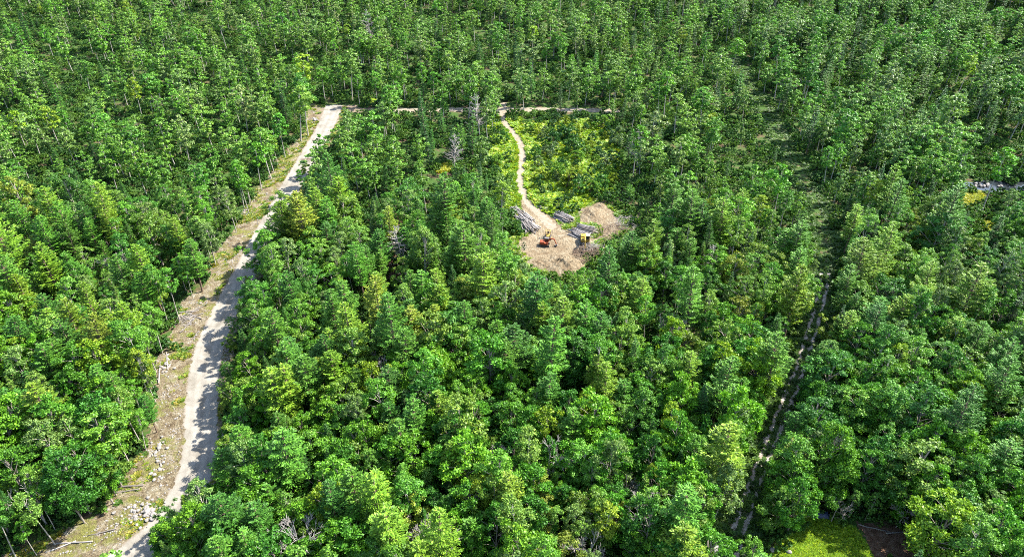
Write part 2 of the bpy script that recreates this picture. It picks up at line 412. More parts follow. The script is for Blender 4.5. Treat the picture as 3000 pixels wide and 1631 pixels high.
YARD = [(1499, 606), (1521, 666), (1527, 686), (1486, 691), (1492, 717), (1501, 751), (1523, 764), (1549, 774), (1556, 795), (1593, 806), (1601, 813), (1636, 806), (1693, 792), (1713, 784),
    (1742, 757), (1748, 728), (1790, 709), (1830, 692), (1850, 671), (1836, 637), (1819, 614), (1779, 588), (1727, 582), (1713, 611), (1687, 626), (1607, 623), (1584, 611), (1556, 591), (1543, 572), (1524, 574)]
MEADOW_L = [(1478, 368), (1452, 400), (1432, 440), (1440, 480), (1470, 510), (1494, 590), (1530, 596), (1556, 592), (1524, 540), (1524, 480), (1530, 440), (1500, 385)]
MEADOW_R = [(1500, 372), (1560, 362), (1640, 357), (1770, 350), (1806, 400), (1812, 460), (1796, 560), (1727, 578), (1708, 608), (1610, 618), (1560, 590), (1536, 540), (1536, 480), (1542, 440)]
MTRACK = [(1475, 305), (1468, 330), (1477, 362), (1496, 382), (1520, 408), (1531, 440), (1528, 480), (1523, 521), (1526, 555), (1545, 590), (1587, 634), (1620, 668)]
TRACK = [(2118, 1700), (2138, 1631), (2206, 1430), (2272, 1259), (2338, 1096), (2385, 950), (2414, 840), (2420, 760), (2408, 660), (2380, 570), (2328, 470), (2272, 375), (2222, 295), (2185, 235), (2140, 170)]
CROSS = [(930, 322), (1100, 324), (1300, 322), (1480, 322), (1630, 322), (1800, 326)]
LAWN = [(2180, 1760), (2250, 1640), (2285, 1578), (2335, 1562), (2352, 1518), (2390, 1506), (2440, 1518), (2505, 1545), (2535, 1590), (2560, 1640), (2600, 1760)]
LITTER = [[(2515, 1532), (2660, 1542), (2715, 1590), (2690, 1640), (2550, 1640)],
          [(1148, 618), (1180, 612), (1188, 650), (1160, 664)], [(1122, 760), (1165, 745), (1180, 800), (1172, 845), (1105, 850)],
          [(1042, 915), (1080, 905), (1090, 955), (1050, 968)], [(1275, 505), (1300, 495), (1325, 512), (1300, 530)],
          [(85, 872), (190, 862), (185, 890), (90, 896)], [(1595, 828), (1622, 826), (1626, 846), (1600, 848)]]
GLADE = [[(2806, 557), (2879, 562), (2873, 588), (2838, 614), (2815, 596)], [(2878, 645), (2915, 640), (2920, 672), (2884, 690)], [(1282, 482), (1322, 476), (1326, 500), (1284, 506)],
         [(1070, 288), (1118, 286), (1122, 300), (1074, 303)]]
POND = [(2812, 538), (2860, 530), (2940, 530), (3100, 534), (3100, 556), (2990, 560), (2900, 562), (2815, 552)]

def poly_dist(P, line):
    """distance of points P (n,2) to a polyline"""
    P = np.asarray(P, float); best = np.full(len(P), 1e9)
    for a, b in zip(line[:-1], line[1:]):
        d = b - a; t = np.clip(((P - a) @ d) / max(d @ d, 1e-9), 0, 1)
        best = np.minimum(best, np.hypot(*(P - a - t[:, None] * d).T))
    return best
def inside(P, poly):
    P = np.asarray(P, float); x, y = P[:, 0], P[:, 1]; c = np.zeros(len(P), bool)
    q = np.roll(poly, 1, 0)
    for (x1, y1), (x2, y2) in zip(poly, q):
        m = (y1 > y) != (y2 > y)
        c ^= m & (x < (x2 - x1) * (y - y1) / (y2 - y1 if y2 != y1 else 1e-9) + x1)
    return c
def smooth_line(P, step=2.0):
    P = np.asarray(P, float); s = np.concatenate([[0], np.cumsum(np.hypot(*np.diff(P, axis=0).T))])
    t = np.arange(0, s[-1], step); Q = np.stack([np.interp(t, s, P[:, 0]), np.interp(t, s, P[:, 1])], 1)
    for _ in range(6): Q[1:-1] = Q[1:-1] * .5 + (Q[:-2] + Q[2:]) * .25
    return Q
def offset(Q, d):
    t = nrm(np.gradient(Q, axis=0)); return Q + np.stack([t[:, 1], -t[:, 0]], 1) * d
road_l = smooth_line(ats(ROAD_L)); ROAD_W = 7.3
road_r = offset(road_l, ROAD_W); road_c = offset(road_l, ROAD_W / 2)
verge_l = ats(VERGE_L)
road_poly = np.concatenate([road_l, road_r[::-1]])
turn = ats([(932, 356), (925, 308), (1048, 309), (1042, 326), (1004, 333), (985, 352)])
verge_poly = np.concatenate([offset(smooth_line(verge_l, 1.5), -2.5), offset(road_l, ROAD_W + 2.5)[::-1]])
verge_core = np.concatenate([offset(smooth_line(verge_l, 1.5), .6), offset(road_l, ROAD_W - 1)[::-1]])
yard = ats(YARD); meadow_l, meadow_r = ats(MEADOW_L), ats(MEADOW_R)
mtrack = smooth_line(ats(MTRACK), 1.5); track = smooth_line(ats(TRACK)); cross = smooth_line(ats(CROSS))
lawn = ats(LAWN)
def vnoise(x, y, s, seed=0):
    x, y = x / s, y / s
    return (np.sin(1.7 * x + 1.3 * y + seed) + np.sin(2.9 * x - 1.9 * y + 2 * seed + 1) + .7 * np.sin(-4.1 * x + 3.7 * y + 3 * seed) + .5 * np.sin(6.3 * x + 7.1 * y + seed * 5)) / 3.2
def sheet(name, test, bbox, z, mat, cell=.5, relief=None, attr=None):
    """a ragged-edged ground sheet: cells of a fine grid kept where test(points) holds"""
    x0, y0, x1, y1 = bbox
    nx, ny = int((x1 - x0) / cell) + 1, int((y1 - y0) / cell) + 1
    gx, gy = np.meshgrid(x0 + np.arange(nx + 1) * cell, y0 + np.arange(ny + 1) * cell)
    cx, cy = gx[:-1, :-1] + cell / 2, gy[:-1, :-1] + cell / 2
    keep = test(np.stack([cx.ravel(), cy.ravel()], 1)).reshape(cx.shape)
    jj, ii = np.nonzero(keep)
    W = nx + 1; F = np.stack([jj * W + ii, jj * W + ii + 1, (jj + 1) * W + ii + 1, (jj + 1) * W + ii], 1)
    u, inv = np.unique(F, return_inverse=True)
    V = np.stack([gx.ravel()[u], gy.ravel()[u], np.full(len(u), z)], 1)
    jit = rng.uniform(-.3, .3, (len(u), 2)) * cell; V[:, :2] += jit
    if relief is not None: V[:, 2] += relief(V[:, :2])
    o = link(name, mesh_from(name, V, inv.reshape(F.shape), mats=[mat], smooth=relief is not None)); tag(o, kind='structure')
    if attr is not None: q = o.data.attributes.new('across', 'FLOAT', 'POINT'); q.data.foreach_set('value', attr(V[:, :2]).astype(np.float32))
    return o
def lumps(P, k): return k * np.clip(.55 * vnoise(P[:, 0], P[:, 1], 2.3, 1) + .5 * vnoise(P[:, 0], P[:, 1], .8, 6) + .25 * rng.normal(size=len(P)), 0, 2)
def bb(P, m): return (P[:, 0].min() - m, P[:, 1].min() - m, P[:, 0].max() + m, P[:, 1].max() + m)
def wob(P, s, a, seed=0): return np.stack([P[:, 0] + a * vnoise(P[:, 0], P[:, 1], s, seed), P[:, 1] + a * vnoise(P[:, 0], P[:, 1], s, seed + 9)], 1)

g = 3000.0
gr = link('ground', mesh_from('ground', [(-g, -g, 0), (g, -g, 0), (g, g, 0), (-g, g, 0)], [(0, 1, 2, 3)], mats=[ground_mat()])); tag(gr, kind='structure')
sheet('verge_ground', lambda P: inside(wob(P, 2.5, .9), verge_poly), bb(verge_poly, 2), .03, verge_mat(), .6, lambda P: lumps(P, .42) * np.clip((poly_dist(P, road_c) - ROAD_W / 2 - .8) / 2, 0, 1))
M['road'] = road_mat()
sheet('road', lambda P: inside(wob(P, 1.6, .55, 3), road_poly) | inside(wob(P, 2.0, .5, 3), turn) | (poly_dist(P, cross) < 2.6 + .6 * vnoise(P[:, 0], P[:, 1], 2, 4)) & (P[:, 0] < -55),
      bb(np.concatenate([road_poly, turn, cross[cross[:, 0] < -50]]), 1), .06, M['road'], .4, None, lambda P: poly_dist(P, road_c))
M['meadow'] = meadow_mat()
mead_all = np.concatenate([meadow_l, meadow_r])
mead_test = lambda P: (lambda Q: inside(Q, meadow_l) | inside(Q, meadow_r) | (poly_dist(Q, mtrack) < 7) & (P[:, 1] > yard[:, 1].max() - 20))(wob(P, 2.5, 1.2))
sheet('meadow_ground', mead_test, bb(mead_all, 6), .02, M['meadow'], .7)
sheet('yard_ground', lambda P: inside(wob(P, 2.2, 1.0, 5), yard) & ~(np.hypot(P[:, 0] - at(1655, 640)[0], (P[:, 1] - at(1655, 640)[1])) < 2.0), bb(yard, 3), .045, yard_mat(), .45, lambda P: lumps(P, .38) * np.clip((poly_dist(P, mtrack) - 1.5) / 2, 0, 1))
M['path'] = path_mat()
pw = lambda P: np.abs(poly_dist(P, mtrack))
sheet('sandy_path', lambda P: (pw(P) < 1.55 + .9 * np.clip((120 + yard[:, 1].max() - 60 - P[:, 1]) / 60, 0, 1) * 0 + .5 * vnoise(P[:, 0], P[:, 1], 1.2, 2)), bb(mtrack, 3), .07, M['path'], .35)
sheet('cross_path', lambda P: (poly_dist(P, cross) < 2.2 + .7 * vnoise(P[:, 0], P[:, 1], 2, 4)) & (P[:, 0] > -54), bb(cross, 4), .055, M['path'], .6)
M['trk'] = dark_track_mat()
M['meadow_dark'] = ground_mat()
def rut_test(P):
    d = poly_dist(P, track); n = vnoise(P[:, 0], P[:, 1], 1.3, 8) + .5 * vnoise(P[:, 0], P[:, 1], .6, 2)
    return ((np.abs(d - .95) < .46 + .16 * n) | (d < 2.0) & (n > .72)) & (P[:, 1] < at(2410, 800)[1])
sheet('forest_track', rut_test, bb(track, 3), .04, M['trk'], .3)
M['lawn'] = lawn_mat()
sheet('lawn', lambda P: inside(wob(P, 2.5, .6), lawn), bb(lawn, 2), .03, M['lawn'], .5)
lm = litter_mat()
for poly in LITTER:
    w = ats(poly); sheet('leaf_litter_ground', lambda P: inside(wob(P, 2.0, .8), w), bb(w, 2), .025, lm, .5)
for poly in GLADE:
    w = ats(poly); sheet('glade_ground', lambda P: inside(wob(P, 2.0, .8), w), bb(w, 2), .03, M['meadow'], .5)
w = ats(POND); sheet('pond_water', lambda P: inside(wob(P, 2.0, .8), w), bb(w, 2), .025, water_mat(), .7)

# ------------------------------------------------------------------ where the photograph shows open ground: image-space mask used only to decide where trees can stand
MW, MH = 1000, 560
uu, vv = np.meshgrid((np.arange(MW) + .5) * 3.0, (np.arange(MH) + .5) * 3.0)
def raster(polys):
    m = np.zeros((MH, MW), bool)
    for p in polys:
        p = np.array(p, float); x0, x1 = int(max(0, p[:, 0].min() / 3 - 1)), int(min(MW, p[:, 0].max() / 3 + 2)); y0, y1 = int(max(0, p[:, 1].min() / 3 - 1)), int(min(MH, p[:, 1].max() / 3 + 2))
        if x1 <= x0 or y1 <= y0: continue
        s = np.stack([uu[y0:y1, x0:x1].ravel(), vv[y0:y1, x0:x1].ravel()], 1)
        m[y0:y1, x0:x1] |= inside(s, p).reshape(y1 - y0, x1 - x0)
    return m
def strip(line, hw):
    l = np.array(line, float); t = nrm(np.gradient(l, axis=0)); n = np.stack([t[:, 1], -t[:, 0]], 1)
    hw = np.asarray(hw, float).reshape(-1, 1); return np.concatenate([l + n * hw, (l - n * hw)[::-1]])
mt = np.array([(u, v) for u, v in MTRACK[2:]])
tv = np.array([(2118, 1700), (2138, 1631), (2206, 1430), (2272, 1259), (2338, 1096), (2385, 950), (2410, 850), (2414, 760), (2400, 680), (2368, 580), (2322, 480), (2266, 385), (2214, 295), (2186, 240)])
CLEAR = raster([VERGE_L + ROAD_R_VIS, YARD, MEADOW_L, MEADOW_R, strip(mt, 13), strip(tv, [40, 40, 37, 33, 29, 25, 21, 19, 19, 19, 17, 14, 10, 7]), LAWN[1:-1]] + [LITTER[0]] + [[(sum(q[0] for q in p) / len(p) * .45 + c[0] * .55, sum(q[1] for q in p) / len(p) * .45 + c[1] * .55) for c in p] for p in LITTER[1:]] + GLADE +
               [[(940, 302), (1050, 303), (1050, 322), (940, 325)], [(1166, 308), (1225, 308), (1225, 326), (1166, 326)], [(1466, 312), (1490, 312), (1490, 335), (1466, 335)], [(1570, 313), (1612, 313), (1612, 322), (1570, 322)],
                [(2818, 534), (2990, 534), (2990, 556), (2818, 556)],
                [(2385, 1488), (2425, 1488), (2425, 1515), (2385, 1515)]])
LIT = [ats([(2240, 1660), (2270, 1590), (2400, 1572), (2500, 1590), (2560, 1660)]), ats(YARD), ats([(1500, 372), (1640, 357), (1740, 350), (1740, 480), (1700, 590), (1560, 590), (1536, 480)]), meadow_l, ats([(2806, 557), (2879, 562), (2873, 588), (2838, 614), (2815, 596)]), ats([(2878, 645), (2915, 640), (2920, 672), (2884, 690)]),
       np.concatenate([road_l[14:40], offset(road_l, 3.4)[14:40][::-1]])]
def shades(x, y, z):
    k = z / math.tan(SUN_EL); Q = np.stack([x - k * math.cos(SUN_AZ), y - k * math.sin(SUN_AZ)], 1)
    h = np.zeros(len(x), bool)
    for p in LIT: h |= inside(Q, p)
    return h
def masked(x, y, z):
    u, v, d = project(x, y, z)
    i = (u / 3).astype(int); j = (v / 3).astype(int)
    ok = (i >= 0) & (i < MW) & (j >= 0) & (j < MH)
    return ok & CLEAR[np.clip(j, 0, MH - 1), np.clip(i, 0, MW - 1)]

# ------------------------------------------------------------------ trees: positions
sp = 3.95
gy, gx = [], []
ys = np.arange(58, 620, sp * .866)
P = []
for k, y in enumerate(ys):
    hw = (y * CP + CAM_H * SP) * .70 + 45
    xs = np.arange(-hw, hw + 30, sp) + (k % 2) * sp / 2
    P.append(np.stack([xs, np.full(len(xs), y)], 1))
P = np.concatenate(P); P += rng.uniform(-1.5, 1.5, P.shape)
N0 = len(P)
dr = poly_dist(P, road_c); dt = poly_dist(P, track); dm = poly_dist(P, mtrack); dc = poly_dist(P, cross)
bad = (dr < ROAD_W / 2 + .3) | (dt < 3.9) | (dm < 3) | (dc < 3.6) | inside(P, yard) | inside(P, lawn) | inside(P, meadow_l) | inside(P, meadow_r) | inside(P, verge_core)
P = P[~bad]; N0 = len(P)
dr = poly_dist(P, road_l); dt = poly_dist(P, track); dc = poly_dist(P, cross); dvl = poly_dist(P, verge_l)
u0, v0, z0 = project(P[:, 0], P[:, 1], 0 * P[:, 0])
x, y = P[:, 0], P[:, 1]
road_x = np.interp(y, road_c[:, 1], road_c[:, 0]); left = x < road_x
track_x = np.interp(y, track[:, 1], track[:, 0]); right = x > track_x
beyond = y > cross[:, 1].mean() + 2
KINDS = ['maple_tree', 'oak_tree', 'birch_tree', 'poplar_tree', 'pine_tree', 'spruce_tree']
wts = np.tile(np.array([.40, .16, .14, .08, .15, .06]), (N0, 1))
pn = vnoise(x, y, 26, 1); sn = vnoise(x, y, 20, 5); bn = vnoise(x, y, 30, 8)
wts[:, 4] *= np.clip(1 + 3.0 * pn, .12, 4); wts[:, 5] *= np.clip(1 + 3.2 * sn, .1, 4); wts[:, 2] *= np.clip(1 + 1.8 * bn, .2, 3)
mid = ~left & ~right & ~beyond
wts[mid & (u0 > 850) & (u0 < 1350) & (v0 > 750), 4] *= 3.2
wts[mid & (u0 > 700) & (u0 < 1450) & (v0 < 760), 5] *= 1.3
wts[right, 4] *= .7; wts[right, 2] *= 2.0; wts[right, 1] *= 1.5
wts[beyond & (u0 > 1650), 5] *= 1.8; wts[beyond & (u0 < 1100), 0] *= 1.6
edge = left & (dvl < 4) | (dc < 13) & beyond
wts[edge, 3] = .8; wts[edge, 0] *= .6; wts[edge, 1] *= .3
fary = y > 215
wts[fary, 0] *= 1.5; wts[fary, 1] *= 1.5; wts[fary, 3] *= .35; wts[fary, 5] *= .45; wts[fary, 4] *= .75
wts /= wts.sum(1, keepdims=True)
kid = (rng.random((N0, 1)) > np.cumsum(wts, 1)).sum(1).clip(0, 5)
baseH = np.array([SPEC[k]['H'] for k in KINDS])[kid]; baseR = np.array([SPEC[k]['R'] for k in KINDS])[kid]
scl = np.clip(rng.normal(.97, .18, N0), .55, 1.45) * (1 + .12 * vnoise(x, y, 45, 3))
scl = np.where(kid == 4, scl * 1.02, scl)
scl = np.where(rng.random(N0) < .13, scl * rng.uniform(.5, .75, N0), scl)
ok = np.zeros(N0, bool); fin = scl.copy()
LO = np.array([.42, .42, .45, .6, .42, .25])[kid]
CONE = (kid >= 4)
for f in (1.0, .8, .62, .46, .32, .2):
    s = scl * f; H = baseH * s; Rr = baseR * s
    hit = np.zeros(N0, bool)
    for q in (0, .25, .5, .75, 1.0):
        zz = H * (LO + (1 - LO) * q) * .97
        pr = np.where(CONE, 1 - .93 * q, np.sqrt(np.clip(1 - ((q - .42) / .60) ** 2, .04, 1))) * .66
        for o in (-1, -.5, 0, .5, 1): hit |= masked(x + o * Rr * pr, y, zz)
    for q in (.02, .25): hit |= masked(x, y, H * q)
    for q in (.5, .7, .92):
        for o in (-.7, 0, .7): hit |= shades(x + o * Rr * math.sin(SUN_AZ), y - o * Rr * math.cos(SUN_AZ), H * q)
    good = ~ok & ~hit; fin[good] = s[good]; ok |= good
keep = ok & (baseH * fin > 2.4)
x, y, kid, fin, u0, v0, z0, left, right, beyond, dr, dt, dc, dvl, edge = [a[keep] for a in (x, y, kid, fin, u0, v0, z0, left, right, beyond, dr, dt, dc, dvl, edge)]
NT = len(x)
# tones: (name, linear colour)
TONES = {
 'maple_tree': [('bright green', (0.102, 0.256, 0.014)), ('mid green', (0.070, 0.210, 0.016)), ('deep green', (0.043, 0.152, 0.016)), ('yellow green', (0.156, 0.275, 0.014))],
 'oak_tree': [('olive green', (0.106, 0.204, 0.020)), ('deep green', (0.049, 0.157, 0.017)), ('bright green', (0.093, 0.233, 0.016)), ('rusty green', (0.143, 0.199, 0.020))],
 'birch_tree': [('grey green', (0.118, 0.220, 0.044)), ('pale green', (0.123, 0.256, 0.031)), ('light green', (0.100, 0.240, 0.025)), ('silvery green', (0.147, 0.237, 0.065))],
 'poplar_tree': [('fresh green', (0.093, 0.244, 0.020)), ('mid green', (0.070, 0.207, 0.020)), ('pale green', (0.123, 0.242, 0.033)), ('yellow green', (0.161, 0.270, 0.015))],
 'pine_tree': [('mid green', (0.078, 0.210, 0.019)), ('yellow green', (0.131, 0.249, 0.017)), ('deep green', (0.048, 0.152, 0.017)), ('golden green', (0.161, 0.240, 0.020))],
 'spruce_tree': [('dark green', (0.029, 0.095, 0.014)), ('deep green', (0.042, 0.130, 0.015)), ('olive green', (0.075, 0.160, 0.016)), ('mid green', (0.057, 0.167, 0.019))]}
TW = {'maple_tree': [.42, .33, .18, .07], 'oak_tree': [.34, .30, .31, .05], 'birch_tree': [.30, .28, .34, .08], 'poplar_tree': [.36, .3, .22, .12], 'pine_tree': [.46, .30, .19, .05], 'spruce_tree': [.34, .3, .16, .2]}
tone = np.array([rng.choice(4, p=TW[KINDS[k]]) for k in kid])
colr = np.array([TONES[KINDS[k]][t][1] for k, t in zip(kid, tone)]) * rng.uniform(.84, 1.18, (NT, 1)) * rng.uniform(.94, 1.07, (NT, 3))
colr[right] = colr[right] * [.93, .97, 1.2]
rot = rng.uniform(0, 6.283, NT)
asp = rng.uniform(.95, 1.28, NT) * np.where(kid >= 4, .92, 1) * np.where(y > 215, 1.14, 1)
zc = y * CP + CAM_H * SP
infr = (u0 > -40) & (u0 < 3040) & (v0 < 1800) & (project(x, y, np.array([SPEC[KINDS[k]]['H'] for k in kid]) * fin)[1] > 4) & (project(x, y, np.array([SPEC[KINDS[k]]['H'] for k in kid]) * fin * .85)[1] < 1625)
indiv = np.zeros(NT, bool); small = np.zeros(NT, bool)
for k in range(6):
    i = np.nonzero((kid == k) & infr)[0]
    size = fin[i] * SPEC[KINDS[k]]['H'] / zc[i]
    o = i[np.argsort(zc[i] - 25 * (fin[i] - 1))][:300]; indiv[o] = True
small = indiv & (zc > 235)
# ------------------------------------------------------------------ labels of the individual trees
ORD = 'first second third fourth fifth sixth seventh eighth ninth tenth eleventh twelfth thirteenth fourteenth fifteenth sixteenth seventeenth eighteenth nineteenth twentieth'.split()
CARD = 'one two three four five six seven eight nine ten eleven twelve thirteen fourteen fifteen sixteen seventeen eighteen nineteen twenty'.split()
tp = np.stack([x, y], 1)
dyard = poly_dist(tp, np.concatenate([yard, yard[:1]])); dmead = np.minimum(poly_dist(tp, np.concatenate([meadow_l, meadow_l[:1]])), poly_dist(tp, np.concatenate([meadow_r, meadow_r[:1]]))); dlawn = poly_dist(tp, lawn)
def zone(i):
    if dlawn[i] < 9: return 'by the small lawn'
    if dyard[i] < 9: return 'beside the log yard'
    if dmead[i] < 9: return 'bordering the bright meadow'
    if beyond[i]: return 'behind the cross road' if dc[i] < 16 else 'far behind cross road'
    if left[i]: return 'along the rubble verge' if dvl[i] < 7 else 'beyond the rubble verge'
    if right[i]: return 'across the shaded track' if dt[i] < 9 else 'deep past shaded track'
    if dt[i] < 9: return 'lining the shaded track'
    if dr[i] < ROAD_W + 8: return 'overhanging the gravel road'
    return 'between road and yard' if x[i] < -8 else 'between yard and track'
def hclass(i):
    s = fin[i]
    return 'small' if s < .74 else 'tall' if s > 1.15 else ''
def band(i):
    return 'lower' if v0[i] > 1300 else 'middle' if v0[i] > 850 else 'upper'
sets = {}
for i in np.nonzero(indiv)[0]:
    sets.setdefault((KINDS[kid[i]], int(tone[i]), zone(i), hclass(i), band(i)), []).append(i)
LABEL = {}
for (k, t, z, h, b), mem in sets.items():
    word = k.replace('_tree', '')
    base = ' '.join(w for w in (h, TONES[k][t][0], word, z) if w)
    mem.sort(key=lambda i: u0[i]); n = len(mem)
    for j, i in enumerate(mem):
        if n == 1: tail = f', lone one in the {b} third'
        elif n <= 20: tail = f', {b} third, {ORD[j]} of {CARD[n - 1]} from left'
        else: tail = f', {b} third'
        LABEL[i] = base + tail

# ------------------------------------------------------------------ scatter node group (for what is too many to count)
def scatter_obj(name, pts, rz, sc, idx, col, srcs, label, cat):
    me = bpy.data.meshes.new(name); n = len(pts)
    me.vertices.add(n); me.vertices.foreach_set('co', np.asarray(pts, np.float32).ravel())
    for nm, ty, key, arr in (('rz', 'FLOAT', 'value', rz), ('sc', 'FLOAT_VECTOR', 'vector', sc), ('idx', 'INT', 'value', idx), ('color', 'FLOAT_COLOR', 'color', np.concatenate([col, np.ones((n, 1))], 1))):
        a = me.attributes.new(nm, ty, 'POINT'); a.data.foreach_set(key, np.asarray(arr, np.int32 if ty == 'INT' else np.float32).ravel())
    o = link(name, me)
    ng = bpy.data.node_groups.new(name + '_scatter', 'GeometryNodeTree')
    ng.interface.new_socket('Geometry', in_out='INPUT', socket_type='NodeSocketGeometry'); ng.interface.new_socket('Geometry', in_out='OUTPUT', socket_type='NodeSocketGeometry')
    N, L = ng.nodes.new, ng.links.new
    gi, go = N('NodeGroupInput'), N('NodeGroupOutput'); ip = N('GeometryNodeInstanceOnPoints'); jn = N('GeometryNodeJoinGeometry')
    for s in srcs:
        oi = N('GeometryNodeObjectInfo'); oi.transform_space = 'ORIGINAL'; oi.inputs['Object'].default_value = s; oi.inputs['As Instance'].default_value = True
        L(oi.outputs['Geometry'], jn.inputs[0])
    def na(nm, ty):
        a = N('GeometryNodeInputNamedAttribute'); a.data_type = ty; a.inputs[0].default_value = nm; return [q for q in a.outputs if q.enabled and q.name == 'Attribute'][0]
    cx = N('ShaderNodeCombineXYZ'); L(na('rz', 'FLOAT'), cx.inputs[2]); er = N('FunctionNodeEulerToRotation'); L(cx.outputs[0], er.inputs[0])
    ip.inputs['Pick Instance'].default_value = True
    L(gi.outputs[0], ip.inputs['Points']); L(jn.outputs[0], ip.inputs['Instance']); L(na('idx', 'INT'), ip.inputs['Instance Index']); L(er.outputs[0], ip.inputs['Rotation']); L(na('sc', 'FLOAT_VECTOR'), ip.inputs['Scale'])
    L(ip.outputs[0], go.inputs[0])
    md = o.modifiers.new('scatter', 'NODES'); md.node_group = ng
    tag(o, label, cat, kind='stuff'); return o

# ------------------------------------------------------------------ build the trees
CATS = {'maple_tree': 'maple tree', 'oak_tree': 'oak tree', 'birch_tree': 'birch tree', 'poplar_tree': 'poplar tree', 'pine_tree': 'pine tree', 'spruce_tree': 'spruce tree'}
GRP = {'maple_tree': 'broad leafy maples of the forest', 'oak_tree': 'broad leafy oaks of the forest', 'birch_tree': 'birches of the forest', 'poplar_tree': 'slim poplars of the forest', 'pine_tree': 'pines of the forest', 'spruce_tree': 'spruces of the forest'}
far_src = {k: [] for k in KINDS}
def place_tree(kind, i_var, loc, s, a, rz, col, label, group, whole):
    S = SPEC[kind]
    sc3 = (s * a, s * a, s)
    if whole:
        o = link(kind, S['far'][i_var % len(S['far'])], None, loc); o.color = (*col, 1); root = o
    else:
        root = empty(kind, loc); cm, tm = S['near'][i_var % len(S['near'])]
        c = link('crown', cm, root); c.color = (*col, 1); link('trunk', tm, root)
    root.scale = sc3; root.rotation_euler = (random.gauss(0, .03), random.gauss(0, .03), rz)
    tag(root, label, CATS.get(kind, kind), group); return root
for n, i in enumerate(np.nonzero(indiv)[0]):
    k = KINDS[kid[i]]
    whole = bool(small[i])
    o = place_tree(k, n, (x[i], y[i], 0), float(fin[i]), float(asp[i]), float(rot[i]), tuple(colr[i]), LABEL[i], GRP[k], whole)
    if whole and len(far_src[k]) < 5 and all(o.data is not q.data for q in far_src[k]): far_src[k].append(o)
for k in range(6):
    kind = KINDS[k]; i = np.nonzero((kid == k) & ~indiv)[0]
    srcs = far_src[kind]
    if not srcs or len(i) == 0: print('no far source for', kind, len(i)); continue
    f = fin[i]; scatter_obj(kind.replace('_tree', '') + '_forest', np.stack([x[i], y[i], 0 * f], 1), rot[i], np.stack([f * asp[i], f * asp[i], f], 1), rng.integers(0, len(srcs), len(i)), colr[i], srcs,
        f'far mass of {kind.replace("_tree", "")} crowns closing the distant forest', 'forest')
print('trees', NT, 'indiv', indiv.sum(), 'small', small.sum(), {KINDS[k]: (int(((kid == k) & infr).sum()), int(((kid == k) & indiv).sum())) for k in range(6)})

for (u, v, k, s_, c_, lab) in ((524, 1564, 'oak_tree', .62, (.07, .165, .028), 'small round oak leaning over the road bend'), (590, 1492, 'oak_tree', .55, (.08, .175, .03), 'small oak at the road edge just above the bend'), (520, 1640, 'maple_tree', .75, (.06, .16, .026), 'bushy maple filling the inner side of the road bend')):
    place_tree(k, 1, (*at(u, v), 0), s_, 1.0, u * .1, c_, lab, None, False)
# dead trees: pixel of the crown's middle in the photograph, height in metres, style
DEADS = [(1280, 1558, 12, 'h', 'white spreading dead tree among pines at the photo bottom'), (1916, 1538, 11, 'h', 'white dead tree fan beside a golden bush'), (1602, 1367, 10, 'h', 'grey dead tree poking out between mid green maples'),
 (1726, 1606, 9, 'h', 'pale dead branches at the very bottom under a grey green crown'), (866, 1585, 12, 'h', 'largest white dead tree, right of the road bend'), (1175, 707, 13, 'c', 'big grey dead conifer fan above the reddish floor gap'),
 (1367, 765, 13, 'c', 'white dead conifer just outside the log yard, left of its twin'), (1418, 762, 12, 'c', 'slim white dead conifer nearest the log yard'), (1183, 983, 9, 'h', 'forked dead stem beside a deep shade gap among pines'),
 (1435, 657, 10, 'c', 'grey dead conifer behind the big grey log pile'), (1575, 866, 9, 'h', 'grey dead tree below the dirt pit'), (1754, 863, 11, 'h', 'feathery grey dead tree below the brush pile'), (1746, 983, 12, 'h', 'brownish dead tree in the middle of green crowns'),
 (1956, 967, 10, 'h', 'small dead tree midway from log yard to shaded track'), (1404, 322, 14, 'c', 'tall pale dead conifer where the sandy path enters the forest'), (1326, 431, 11, 'c', 'grey dead conifer by the small yellow glade'),
 (1085, 70, 14, 'c', 'thin white dead conifer in the far forest near the photo top'), (392, 975, 11, 'c', 'leaning white dead conifer in the forest beyond the rubble verge'), (233, 1138, 11, 'h', 'fallen looking white dead tree far beyond the rubble verge'),
 (272, 1290, 11, 'c', 'grey dead conifer between the verge and the lower photo edge'), (93, 1457, 9, 'h', 'pale dead crown near the lower left corner'), (2087, 773, 11, 'c', 'pale dead conifer at the edge of a dark hollow'),
 (1151, 1096, 10, 'h', 'dark grey dead tree among the yellow green pines'), (2454, 1478, 4.5, 'h', 'shaded pale dead tree behind the blue tarp'), (1850, 1433, 8, 'h', 'small grey dead tree on the yard side of shaded track'), (1466, 1379, 9, 'h', 'bare twiggy tree inside a grey green crown'),
 (1875, 420, 12, 'c', 'dead conifer on the shaded edge of the bright meadow'), (326, 785, 9, 'h', 'small brownish dead tree left of the narrowing road'), (2650, 1492, 5, 'h', 'curved bare tree over the brown leaf floor')]
for n, (u, v, H, st, lab) in enumerate(DEADS):
    H += 2.5
    px, py = at(u, v, H * .72)
    o = link('dead_tree', DEAD[st][n % 3], None, (px, py, 0)); s = H / (13 if st == 'c' else 11.5) * 1.12
    o.scale = (s, s, s); o.rotation_euler = (random.gauss(0, .05), random.gauss(0, .05), n * 1.3); tag(o, lab, 'dead tree', 'bare dead trees in the forest')

